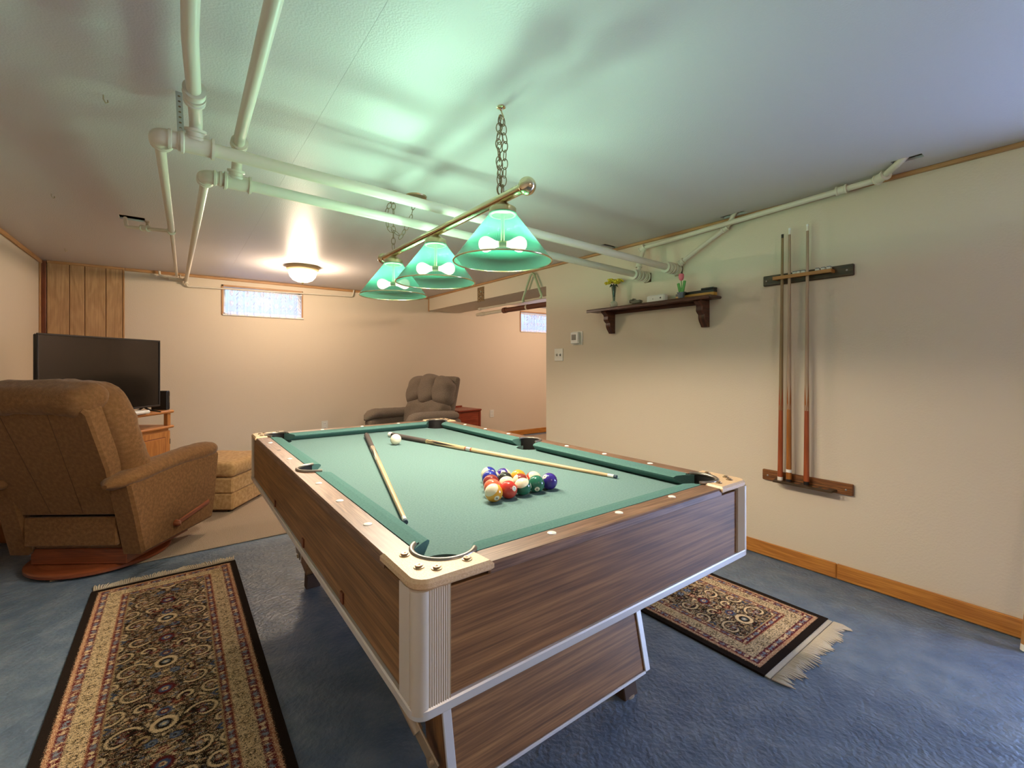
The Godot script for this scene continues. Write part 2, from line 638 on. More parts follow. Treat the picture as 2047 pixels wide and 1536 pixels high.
# white net with hearts, chevrons and scrolls knitted solid
func lace_tex() -> ImageTexture:
	var w := 256
	var h := 256
	var im := Image.create(w, h, false, Image.FORMAT_RGBA8)
	for y in h:
		for x in w:
			var u := fposmod(float(x) / 64.0, 1.0) - 0.5
			var v := float(y) / h
			var on := false
			var lane := int(x / 64.0) % 2
			# net ground
			var net := (x % 6 == 0) or (y % 6 == 0)
			var row := fposmod(v * 2.5, 1.0)
			if lane == 0:
				var hx := absf(u) * 2.6
				var hy := (row - 0.45) * 2.4
				var heart := pow(hx * hx + hy * hy - 0.35, 3.0) - hx * hx * pow(-hy, 3.0)
				on = heart < 0.0 and heart > -0.03
			else:
				on = absf(row - absf(u) * 0.9 - 0.2) < 0.07 or absf(row - absf(u) * 0.9 - 0.55) < 0.05
			if v > 0.86 or v < 0.06: on = on or (int(x / 5.0) + int(y / 5.0)) % 2 == 0
			im.set_pixel(x, y, Color(0.93, 0.93, 0.93, 0.95 if on else (0.45 if net else 0.12)))
	return ImageTexture.create_from_image(im)


func _ready() -> void:
	# camera: level, the lens shifted so that the horizon lies above the middle of the frame
	var focal := 900.0
	var cam := Camera3D.new()
	cam.name = "camera"
	cam.position = Vector3(0, 1.185, 0)
	cam.rotation.y = -deg_to_rad(36.8)
	cam.set_frustum(1536.0 / focal * 0.05, Vector2(0, -41.0 / focal * 0.05), 0.05, 60.0)
	add_child(cam)
	cam.current = true

	# sky seen through the windows and the unseen doorway
	var env := Environment.new()
	var sky := Sky.new()
	var air := ProceduralSkyMaterial.new()
	air.sky_top_color = Color(0.56, 0.70, 1.0)
	air.sky_horizon_color = Color(0.84, 0.91, 1.0)
	air.ground_horizon_color = Color(0.66, 0.70, 0.76)
	air.ground_bottom_color = Color(0.52, 0.54, 0.56)
	sky.sky_material = air
	env.background_mode = Environment.BG_SKY
	env.sky = sky
	env.background_energy_multiplier = 26.0
	env.tonemap_mode = Environment.TONE_MAPPER_LINEAR
	env.tonemap_exposure = 1.0
	env.sdfgi_enabled = true
	env.ssao_enabled = true
	env.ssil_enabled = true
	var world := WorldEnvironment.new()
	world.name = "environment"
	world.environment = env
	add_child(world)

	make_materials()
	build_room()
	build_windows()
	build_billiard_light()
	dome_light("frosted white glass dome light with brass ring on the ceiling near the far wall", Vector3(1.0, CEIL, -4.76), 1.6)
	dome_light("second frosted dome ceiling light, unseen behind the viewer, lighting the near floor and table", Vector3(0.9, CEIL, 1.1), 0.6)  # out of view, placed to light the near floor and table front
	build_table()
	build_balls_and_cues()
	build_rugs()
	build_brown_recliner()
	build_ottoman()
	build_tv_corner()
	build_grey_recliner()
	build_pipes()
	build_wall_things()
	build_side_room()


func lamp_light(called: String, at: Vector3, c: Color, energy: float, size: float, parent: Node = self) -> OmniLight3D:
	var l := OmniLight3D.new()
	l.name = called
	l.light_color = c
	l.light_energy = energy
	l.light_size = size
	l.omni_range = 14.0
	l.omni_attenuation = 2.0
	l.shadow_enabled = true
	l.position = at
	parent.add_child(l, true)
	return l


func rect_less(lo: Vector2, hi: Vector2, holes: Array) -> Array:
	# rectangles that cover lo..hi with the hole rectangles left open
	var out := [Rect2(lo, hi - lo)]
	for hole in holes:
		var next := []
		for r in out:
			var c: Rect2 = r.intersection(hole)
			if c.size.x <= 0.0 or c.size.y <= 0.0:
				next.append(r)
				continue
			for q in [Rect2(r.position, Vector2(r.size.x, c.position.y - r.position.y)), Rect2(Vector2(r.position.x, c.end.y), Vector2(r.size.x, r.end.y - c.end.y)),
					Rect2(Vector2(r.position.x, c.position.y), Vector2(c.position.x - r.position.x, c.size.y)), Rect2(Vector2(c.end.x, c.position.y), Vector2(r.end.x - c.end.x, c.size.y))]:
				if q.size.x > 0.0005 and q.size.y > 0.0005: next.append(q)
		out = next
	return out


const WINDOW_A := Rect2(0.427, 1.735, 0.795, 0.30)
const WINDOW_B := Rect2(4.58, 1.725, 0.75, 0.31)


func build_room() -> void:
	var paint: Material = mats.wall_paint
	struct("floor", MB.new().span(Vector3(-1.15, -0.12, -6.05), Vector3(3.03, 0, 2.45)).span(Vector3(3.03, -0.12, -6.05), Vector3(6.4, 0, -2.05)), mats.floor_paint)
	# ceiling: a board above, painted sheets below with an open joint and holes round the pipes
	var ceil_node := setting("ceiling")
	obj("subceiling", MB.new().span(Vector3(-1.15, CEIL + 0.22, -6.05), Vector3(6.4, CEIL + 0.32, 2.45)), mats.joist_wood, ceil_node)
	var holes := [Rect2(-0.29, -3.90, 0.13, 0.11), Rect2(2.73, -2.47, 0.18, 0.05), Rect2(2.83, -1.53, 0.05, 0.15), Rect2(2.70, -0.63, 0.05, 0.11)]
	for s in [[-1.15, 0.4446], [0.4452, 6.4]]:
		var sheet := MB.new()
		for r in rect_less(Vector2(s[0], -6.05), Vector2(s[1], 2.45), holes):
			sheet.span(Vector3(r.position.x, CEIL, r.position.y), Vector3(r.end.x, CEIL + 0.012, r.end.y))
		obj("ceiling_sheet", sheet, mats.ceiling_paint, ceil_node)
	struct("wall_left", MB.new().span(Vector3(WALL_L - 0.12, 0, -6.0), Vector3(WALL_L, CEIL + 0.25, WALL_F)), paint)
	struct("wall_front", MB.new().span(Vector3(WALL_L - 0.12, 0, WALL_F), Vector3(WALL_R + 0.12, CEIL + 0.25, WALL_F + 0.12)), paint)
	var back := MB.new()
	for r in rect_less(Vector2(WALL_L, 0), Vector2(6.4, CEIL + 0.25), [WINDOW_A, WINDOW_B]):
		back.span(Vector3(r.position.x, r.position.y, WALL_B - 0.14), Vector3(r.end.x, r.end.y, WALL_B))
	struct("wall_back", back, paint)
	# right wall: ends at the opening to the side room; unseen doorway beyond the frame's edge, placed to let daylight in
	var right := MB.new()
	for r in rect_less(Vector2(-3.33, 0), Vector2(WALL_F, CEIL + 0.25), [Rect2(0.0, 0, 0.95, 1.98), Rect2(-1.912, 1.818, 0.062, 0.07), Rect2(-2.178, 1.808, 0.062, 0.07)]):
		right.span(Vector3(WALL_R, r.position.y, r.position.x), Vector3(WALL_R + 0.12, r.end.y, r.end.x))
	struct("wall_right", right, paint)
	struct("wall_cavity", MB.new().span(Vector3(WALL_R + 0.12, 1.7, -2.3), Vector3(WALL_R + 0.16, 2.0, -1.8)), mats.joist_wood)
	# beam over the opening
	struct("wall_beam", MB.new().span(Vector3(WALL_R, 1.942, WALL_B), Vector3(3.42, CEIL, -3.33)), paint)
	# ceiling trims
	var tr: Material = mats.trim_wood
	struct("trim_1", MB.new().span(Vector3(WALL_R - 0.018, CEIL - 0.022, -5.86), Vector3(WALL_R, CEIL, WALL_F), 0.004), tr)
	struct("trim_2", MB.new().span(Vector3(-0.40, CEIL - 0.03, WALL_B), Vector3(WALL_R - 0.018, CEIL, WALL_B + 0.016), 0.004), tr)
	struct("trim_3", MB.new().span(Vector3(WALL_L, CEIL - 0.035, -5.86), Vector3(WALL_L + 0.018, CEIL, WALL_F), 0.004), tr)
	struct("trim_4", MB.new().span(Vector3(WALL_R - 0.012, 1.93, WALL_B), Vector3(WALL_R + 0.01, CEIL - 0.02, WALL_B + 0.014), 0.003), tr)
	# oak panelling beside the corner, board by board, with its corner jamb
	var pan := setting("wall_panelling")
	var edges := [-0.945, -0.795, -0.69, -0.54, -0.415]
	for i in 4:
		obj("plank", MB.new().span(Vector3(edges[i] + 0.0025, 0.0, WALL_B), Vector3(edges[i + 1] - 0.0025, CEIL - 0.005, WALL_B + 0.012), 0.003, Vector2(i * 0.31, i * 0.17)), mats.panel_wood, pan)
	obj("groove_backing", MB.new().span(Vector3(edges[0], 0, WALL_B), Vector3(edges[4], CEIL - 0.006, WALL_B + 0.004)), mats.jamb_wood, pan)
	obj("edge_moulding", MB.new().span(Vector3(-0.415, 0, WALL_B), Vector3(-0.402, CEIL - 0.005, WALL_B + 0.016), 0.003), mats.trim_wood, pan)
	obj("corner_jamb", MB.new().span(Vector3(-0.985, 0, WALL_B), Vector3(-0.947, CEIL - 0.005, WALL_B + 0.02), 0.004), mats.jamb_wood, pan)
	obj("corner_moulding", MB.new().span(Vector3(WALL_L, 0, WALL_B + 0.02), Vector3(WALL_L + 0.012, CEIL - 0.03, WALL_B + 0.05), 0.003), mats.trim_wood, pan)
	obj("cover_strip", MB.new().span(Vector3(-0.945, CEIL - 0.025, WALL_B + 0.012), Vector3(-0.405, CEIL, WALL_B + 0.02), 0.003), mats.trim_wood, pan)
	# baseboards
	var bb := setting("baseboard_right")
	obj("board", MB.new().span(Vector3(WALL_R - 0.014, 0.006, -3.33), Vector3(WALL_R, 0.089, -0.911), 0.004, Vector2(0.2, 0.1)), mats.baseboard_wood, bb)
	obj("board", MB.new().span(Vector3(WALL_R - 0.014, 0.006, -0.909), Vector3(WALL_R, 0.089, -0.07), 0.004, Vector2(0.7, 0.4)), mats.baseboard_wood, bb)
	struct("baseboard_back", MB.new().span(Vector3(3.05, 0.004, WALL_B), Vector3(6.3, 0.085, WALL_B + 0.014), 0.004), mats.baseboard_wood)
	struct("baseboard_left", MB.new().span(Vector3(WALL_L, 0.004, -5.8), Vector3(WALL_L + 0.014, 0.085, WALL_F), 0.004), mats.baseboard_wood)
	# unseen doorway, out of view, placed to bring daylight onto floor and ceiling
	var door := setting("door_1")
	var casing := MB.new()
	casing.span(Vector3(WALL_R - 0.015, 0, -0.065), Vector3(WALL_R, 2.045, 0.0), 0.004).span(Vector3(WALL_R - 0.015, 0, 0.95), Vector3(WALL_R, 2.045, 1.015), 0.004)
	casing.span(Vector3(WALL_R - 0.015, 1.98, 0.0), Vector3(WALL_R, 2.045, 0.95), 0.004)
	obj("door_casing", casing, mats.baseboard_wood, door)
	# added wells outside the two small windows, dimming the sky behind them
	for r in [WINDOW_A, WINDOW_B]:
		var well := MB.new()
		well.span(Vector3(r.position.x - 0.25, 1.45, -6.72), Vector3(r.end.x + 0.25, 2.45, -6.62))
		well.span(Vector3(r.position.x - 0.25, 1.45, -6.62), Vector3(r.position.x - 0.15, 2.45, -6.02)).span(Vector3(r.end.x + 0.15, 1.45, -6.62), Vector3(r.end.x + 0.25, 2.45, -6.02))
		well.span(Vector3(r.position.x - 0.15, 1.45, -6.62), Vector3(r.end.x + 0.15, 1.55, -6.02))
		struct("added_window_well", well, mats.added_well_metal)
	struct("unseen_ground_outside", MB.new().span(Vector3(3.03, -0.14, -2.0), Vector3(16.0, -0.03, 12.0)), mats.outdoor_ground)  # unseen pale ground that bounces daylight up to the ceiling


func build_windows() -> void:
	var n := 0
	for r in [WINDOW_A, WINDOW_B]:
		n += 1
		var w := setting("window_%d" % n)
		var z := WALL_B
		var lo: Vector2 = r.position
		var hi: Vector2 = r.end
		var fr := MB.new()
		for s in [[lo.x, lo.y, lo.x + 0.022, hi.y], [hi.x - 0.022, lo.y, hi.x, hi.y], [lo.x, hi.y - 0.02, hi.x, hi.y], [lo.x, lo.y, hi.x, lo.y + 0.02]]:
			fr.span(Vector3(s[0], s[1], z - 0.11), Vector3(s[2], s[3], z - 0.075), 0.002)
		obj("sash", fr, mats.plain_white, w)
		obj("pane", MB.new().span(Vector3(lo.x + 0.02, lo.y + 0.02, z - 0.096), Vector3(hi.x - 0.02, hi.y - 0.02, z - 0.092)), mats.window_pane, w)
		var cs := MB.new()
		cs.span(Vector3(lo.x - 0.02, lo.y - 0.012, z), Vector3(lo.x, hi.y + 0.02, z + 0.012), 0.003)
		cs.span(Vector3(hi.x, lo.y - 0.012, z), Vector3(hi.x + 0.016, hi.y + 0.02, z + 0.012), 0.003)
		cs.span(Vector3(lo.x - 0.02, hi.y, z), Vector3(hi.x + 0.016, hi.y + 0.02, z + 0.012), 0.003)
		obj("casing", cs, mats.trim_wood, w)
		obj("sill", MB.new().span(Vector3(lo.x - 0.01, lo.y - 0.018, z - 0.1), Vector3(hi.x + 0.02, lo.y, z + 0.018), 0.003), mats.plain_white, w)
		# gathered lace panel hung on a thin rod just inside the opening
		var c := thing("lace_curtain", "white lace curtain with hearts over the window above the bare cream wall" if n == 1 else "lace curtain on the small window in the room beyond the opening", "curtain", Vector3(lo.x, lo.y, z + 0.012), Basis(), "")
		obj("curtain_rod", MB.new().rod(Vector3(-0.005, r.size.y - 0.03, 0.0), Vector3(r.size.x + 0.005, r.size.y - 0.03, 0.0), 0.005), mats.plain_white, c)
		var cl := MB.new()
		var steps := 120
		var x0 := 0.035
		for i in steps:
			var pts := []
			var nn := []
			for k in [i, i + 1]:
				var t := float(k) / steps
				var x: float = x0 + t * (r.size.x - x0 - 0.01)
				var zz := 0.009 * sin(t * TAU * 9.0) + 0.005 * sin(t * TAU * 23.0 + 1.0) + 0.004
				pts.append(Vector2(x, zz))
				nn.append(t)
			var a := Vector3(pts[0].x, -0.012, pts[0].y)
			var b := Vector3(pts[1].x, -0.012, pts[1].y)
			var up := Vector3(0, r.size.y - 0.012, 0)
			var d := (b - a).normalized()
			var no := Vector3(-d.z, 0, d.x)
			if no.z < 0: no = -no
			cl.quad(a, b, b + up, a + up, no, no, no, no, Vector2(nn[0] * 2.5, 1), Vector2(nn[1] * 2.5, 1), Vector2(nn[1] * 2.5, 0), Vector2(nn[0] * 2.5, 0))
		obj("lace_panel", cl, mats.lace, c)


func build_side_room() -> void:
	struct("wall_side_room_right", MB.new().span(Vector3(6.28, 0, -6.0), Vector3(6.4, CEIL + 0.25, -2.0)), mats.wall_paint)
	struct("wall_side_room_near", MB.new().span(Vector3(WALL_R + 0.12, 0, -2.1), Vector3(6.4, CEIL + 0.25, -2.0)), mats.wall_paint)
	var lamp := thing("unseen_globe_lamp", "unseen round white ceiling globe lighting the room beyond the opening", "lamp", Vector3(4.9, CEIL, -4.3))  # out of view, placed to brighten the wall past the opening
	obj("base", MB.new().lathe([Vector2(0, 0), Vector2(0.06, 0), Vector2(0.06, -0.02), Vector2(0.035, -0.04)], 20), mats.plain_white, lamp)
	obj("globe", MB.new().ball(0.08, Vector3(0, -0.105, 0), 24), mats.dome_glow, lamp)
	lamp_light("unseen_globe_lamp_light", Vector3(0, -0.105, 0), srgb(255, 222, 196), 2.0, 0.07, lamp)
	# soffit pipes seen under the beam
	var p := thing("drain_pipe", "rusty brown drain pipe under the beam by the far opening", "pipe", Vector3(3.36, 1.862, -4.66))
	obj("pipe_body", MB.new().rod(Vector3.ZERO, Vector3(0, -0.012, 1.3), 0.03, 18), mats.pipe_rust, p)
	obj("hub", MB.new().rod(Vector3(0, 0, -0.01), Vector3(0, 0, 0.05), 0.036, 18), mats.pipe_rust, p)
	obj("hanger_band", MB.new().rod(Vector3(0, -0.005, 0.46), Vector3(0, -0.005, 0.485), 0.034, 18), mats.pipe_paint, p)
	var q := thing("supply_pipe", "thin white painted pipe running under the beam beside the brown drain", "pipe", Vector3(3.2, 1.9, -5.0))
	obj("pipe_body", MB.new().rod(Vector3(0, 0, 0), Vector3(0, 0.0, 1.64), 0.013, 12), mats.pipe_paint, q)
	obj("coupling", MB.new().rod(Vector3(0, 0, 0.0), Vector3(0, 0, 0.06), 0.019, 12), mats.pipe_paint, q)
	obj("hanger", MB.new().rod(Vector3(0, 0, 0.62), Vector3(0, 0.044, 0.62), 0.004, 8), mats.pipe_paint, q)
	var s := thing("waste_pipe", "white painted pipe end joining the brown drain under the beam", "pipe", Vector3(3.36, 1.862, -5.3))
	obj("pipe_body", MB.new().rod(Vector3.ZERO, Vector3(0, 0, 0.63), 0.022, 16), mats.pipe_paint, s)
	obj("coupling", MB.new().rod(Vector3(0, 0, 0.1), Vector3(0, 0, 0.2), 0.028, 16), mats.pipe_paint, s)
	var bp := thing("beam_plate", "flaking rusty metal plate screwed to the white beam", "plate", Vector3(WALL_R - 0.003, 2.007, -4.505))
	obj("plate_body", MB.new().box(Vector3.ZERO, Vector3(0.006, 0.172, 0.14), 0.001), mats.rusted_plate, bp)
	for y in [-0.03, 0.03]:
		obj("screw", MB.new().ball(0.009, Vector3(-0.003, y, 0.01), 12, 1.0), mats.galvanized, bp)
	var hv := thing("tube_hanger", "bent pale green tube hanger shaped like an inverted V on the beam", "hanger", Vector3(WALL_R - 0.03, 2.095, -3.51))
	var tb := MB.new()
	tb.tube([Vector3(0.0, -0.262, -0.135), Vector3(0.0, -0.272, -0.150), Vector3(0.0, -0.255, -0.156), Vector3(0, -0.10, -0.075), Vector3(0, -0.02, -0.03), Vector3(0, 0, 0.0), Vector3(0, -0.02, 0.03), Vector3(0, -0.10, 0.072), Vector3(0, -0.245, 0.145), Vector3(0, -0.262, 0.14), Vector3(0, -0.255, 0.125)], 0.012, 12)
	obj("tube_body", tb, mats.tube_green, hv)
	obj("bracket", MB.new().box(Vector3(0.015, -0.005, 0), Vector3(0.03, 0.02, 0.03), 0.003), mats.pipe_paint, hv)
	var fr := obj("pale_rug", MB.new().span(Vector3(4.3, 0.001, -5.68), Vector3(5.6, 0.012, -4.9), 0.004), mats.carpet_beige)
	tag(fr, "pale rug on the dark floor of the room beyond the opening", "rug")


func link_mesh(m: Material, long := 0.040, wide := 0.022, r := 0.0019) -> ArrayMesh:
	var path := []
	for i in 17:
		var a := TAU * i / 16.0
		path.append(Vector3(cos(a) * wide * 0.5, sin(a) * long * 0.5, 0))
	return MB.new().tube(path, r, 6, false).mesh(m)


func chain(parent: Node, link: Mesh, path: Array, sd: int) -> void:
	# links laid nose to tail along a polyline, each turned a quarter against the last
	var pitch := 0.034
	var rng := RandomNumberGenerator.new()
	rng.seed = sd
	var total := 0.0
	for i in path.size() - 1: total += path[i].distance_to(path[i + 1])
	var count := int(round(total / pitch))
	for k in count:
		var want := (k + 0.5) * total / count
		var run := 0.0
		for i in path.size() - 1:
			var d: float = path[i].distance_to(path[i + 1])
			if run + d >= want or i == path.size() - 2:
				var p: Vector3 = path[i].lerp(path[i + 1], (want - run) / d)
				var t := along(path[i], path[i + 1])
				t.origin = p
				t.basis = t.basis * Basis(Vector3.UP, (PI / 2 if k % 2 else 0.0) + rng.randf_range(-0.5, 0.5) + 0.6)
				put("chain_link", link, parent, t)
				break
			run += d


func build_billiard_light() -> void:
	var x := 0.96
	var bar_y := 1.79
	var t := thing("billiard_light", "brass bar light with three ribbed green glass shades hanging over the pool table", "lamp", Vector3(x, bar_y, -1.86))
	obj("bar", MB.new().tube([Vector3(0, 0, 0.64), Vector3(0, 0, 0.62), Vector3(0, 0, -0.62), Vector3(0, 0, -0.64)], [0.021, 0.0185, 0.0185, 0.021], 24), mats.brass, t)
	var knob := MB.new().ball(0.031, Vector3.ZERO, 32).mesh(mats.brass)
	put("end_ball", knob, t, Transform3D(Basis(), Vector3(0, 0, 0.663)))
	put("end_ball", knob, t, Transform3D(Basis(), Vector3(0, 0, -0.663)))
	var glass := MB.new().lathe([Vector2(0.049, -0.055), Vector2(0.054, -0.066), Vector2(0.090, -0.113), Vector2(0.135, -0.172), Vector2(0.1795, -0.231)], 560, Transform3D(), 0.0, TAU, 0.006, 140).mesh(mats.shade_glass)
	var cup := MB.new().lathe([Vector2(0.0, -0.014), Vector2(0.012, -0.015), Vector2(0.022, -0.02), Vector2(0.038, -0.033), Vector2(0.0465, -0.036), Vector2(0.0495, -0.040), Vector2(0.0495, -0.062), Vector2(0.047, -0.064), Vector2(0.040, -0.064)], 36).mesh(mats.brass_dull)
	var rim_path := []
	for i in 49: rim_path.append(Vector3(cos(TAU * i / 48.0) * 0.18, -0.232, sin(TAU * i / 48.0) * 0.18))
	var rim := MB.new().tube(rim_path, 0.0032, 8, false).mesh(mats.brass)
	# each shade hides a centre stem with two bulbs lying back to back
	var lying := Transform3D(Basis(Vector3.BACK, -PI / 2), Vector3(0, -0.168, 0))
	var bulb := MB.new().lathe([Vector2(0.010, 0.012), Vector2(0.013, 0.026), Vector2(0.022, 0.042), Vector2(0.028, 0.056), Vector2(0.028, 0.068), Vector2(0.022, 0.080), Vector2(0.012, 0.087), Vector2(0.0, 0.089)], 24, lying).mesh(mats.bulb_glow)
	var stem := MB.new().rod(Vector3(0, -0.06, 0), Vector3(0, -0.17, 0), 0.007, 12)
	stem.rod(Vector3(-0.014, -0.168, 0), Vector3(0.014, -0.168, 0), 0.012, 14)
	var stem_mesh := stem.mesh(mats.brass_dull)
	var at := [0.52, -0.01, -0.51]
	for i in 3:
		var place := Transform3D(Basis(), Vector3(0, 0, at[i]))
		var sh := put("shade", glass, t, place)
		put("shade_rim", rim, sh)
		put("shade_holder", cup, sh)
		put("socket_stem", stem_mesh, sh, Transform3D(Basis(Vector3.UP, -0.64), Vector3.ZERO))
		for k in [0, 1]:
			var spin := Basis(Vector3.UP, -0.64 + PI * k)
			var off := spin * Vector3(0.060, 0, 0)
			put("bulb", bulb, sh, Transform3D(spin, Vector3.ZERO))
			# white spot through the open mouth; green spot stands in for glass-tinted light
			bulb_spot(sh, "bulb_light", off + Vector3(0, -0.184, 0), -PI / 2, srgb(255, 236, 212), 0.55, 83.0)
			bulb_spot(sh, "glass_light", off + Vector3(0, -0.182, 0), PI / 2, srgb(172, 236, 200), 1.0, 90.0)
	var link := link_mesh(mats.chain_bronze)
	var rise := CEIL - bar_y
	var hook := MB.new()
	hook.lathe([Vector2(0, 0), Vector2(0.016, 0), Vector2(0.016, -0.004), Vector2(0.006, -0.009), Vector2(0.004, -0.014)], 18)
	hook.tube([Vector3(0, -0.01, 0), Vector3(0.004, -0.022, 0), Vector3(0.012, -0.032, 0), Vector3(0.006, -0.043, 0), Vector3(-0.005, -0.04, 0), Vector3(-0.008, -0.032, 0)], 0.0026, 8)
	var hook_mesh := hook.mesh(mats.brass)
	for z in [0.503, -0.519]:
		put("ceiling_hook", hook_mesh, t, Transform3D(Basis(), Vector3(0.005, rise, z)))
	for i in 3:
		var dx: float = [-0.010, 0.004, 0.014][i]
		var dz: float = [0.008, -0.010, 0.006][i]
		chain(t, link, [Vector3(0.004 + dx * 0.3, rise - 0.034, 0.503), Vector3(dx * 1.3, rise - 0.12, 0.503 + dz), Vector3(dx * 1.1, rise - 0.24, 0.505 + dz), Vector3(dx * 0.4, 0.02, 0.507)], 100 + i)
	chain(t, link, [Vector3(0.004, rise - 0.034, -0.519), Vector3(0.0, 0.02, -0.512)], 110)
	chain(t, link, [Vector3(0.0, rise - 0.036, -0.519), Vector3(-0.035, rise - 0.12, -0.52), Vector3(-0.03, 0.145, -0.52), Vector3(-0.002, 0.12, -0.52)], 111)
	chain(t, link, [Vector3(0.132, rise - 0.015, -0.512), Vector3(0.10, rise - 0.14, -0.515), Vector3(0.075, 0.15, -0.515), Vector3(0.045, 0.10, -0.515), Vector3(0.004, 0.125, -0.515)], 112)
	obj("canopy", MB.new().lathe([Vector2(0, 0), Vector2(0.06, 0), Vector2(0.058, -0.008), Vector2(0.03, -0.014), Vector2(0, -0.016)], 28, Transform3D(Basis(), Vector3(0.135, rise, -0.512))), mats.brass_dull, t)


func bulb_spot(parent: Node, called: String, at: Vector3, pitch: float, c: Color, energy: float, angle: float) -> void:
	var l := SpotLight3D.new()
	l.name = called
	l.light_color = c
	l.light_energy = energy
	l.light_size = 0.022
	l.spot_range = 14.0
	l.spot_attenuation = 2.0
	l.spot_angle = angle
	l.spot_angle_attenuation = 0.12
	l.shadow_enabled = true
	l.rotation.x = pitch
	l.position = at
	parent.add_child(l, true)


func dome_light(label: String, at: Vector3, energy: float) -> void:
	var t := thing("dome_ceiling_light", label, "lamp", at, Basis(), "frosted dome ceiling lights")
	obj("brass_ring", MB.new().lathe([Vector2(0, 0), Vector2(0.15, 0), Vector2(0.152, -0.01), Vector2(0.143, -0.022), Vector2(0.146, -0.03), Vector2(0.132, -0.042), Vector2(0.12, -0.042)], 44), mats.ring_brass, t)
	obj("glass_bowl", MB.new().lathe([Vector2(0.128, -0.042), Vector2(0.127, -0.065), Vector2(0.116, -0.10), Vector2(0.09, -0.132), Vector2(0.05, -0.15), Vector2(0.0, -0.155)], 44), mats.dome_glow, t)
	obj("finial", MB.new().lathe([Vector2(0.012, -0.154), Vector2(0.014, -0.160), Vector2(0.006, -0.168), Vector2(0.0, -0.178)], 16), mats.brass_dull, t)
	lamp_light("dome_light", Vector3(0, -0.10, 0), srgb(255, 228, 198), energy, 0.09, t)


# ---------------------------------------------------------------- pool table
func circle(c: Vector2, r: float, m := 40) -> PackedVector2Array:
	var p := PackedVector2Array()
	for i in m: p.append(c + Vector2(cos(TAU * i / m), sin(TAU * i / m)) * r)
	return p


func cut(poly: PackedVector2Array, hole: PackedVector2Array) -> PackedVector2Array:
	var best := poly
	var size := 0.0
	for p in Geometry2D.clip_polygons(poly, hole):
		var a := 0.0
		for i in p.size(): a += p[i].cross(p[(i + 1) % p.size()])
		if absf(a) > size:
			size = absf(a)
			best = p
	return best


func flat_bar(mb: MB, A: Array, B: Array) -> void:
	var m := A.size()
	var mid := Vector3.ZERO
	for p in A + B: mid += p
	mid /= m * 2
	for i in m:
		var k := (i + 1) % m
		var g: Vector3 = (A[k] - A[i]).cross(B[i] - A[i]).normalized()
		if g.dot((A[i] + B[k]) * 0.5 - mid) < 0: g = -g
		mb.quad(A[i], A[k], B[k], B[i], g, g, g, g, Vector2.ZERO, Vector2(0, 0.05), Vector2(1, 0.05), Vector2(1, 0))
	for R in [A, B]:
		var g: Vector3 = (R[1] - R[0]).cross(R[2] - R[0]).normalized()
		if g.dot(R[0] - mid) < 0: g = -g
		for i in range(1, m - 1):
			mb.tri(R[0], R[i], R[i + 1], g, g, g, Vector2.ZERO, Vector2(0, 0.02), Vector2(0.02, 0.02))


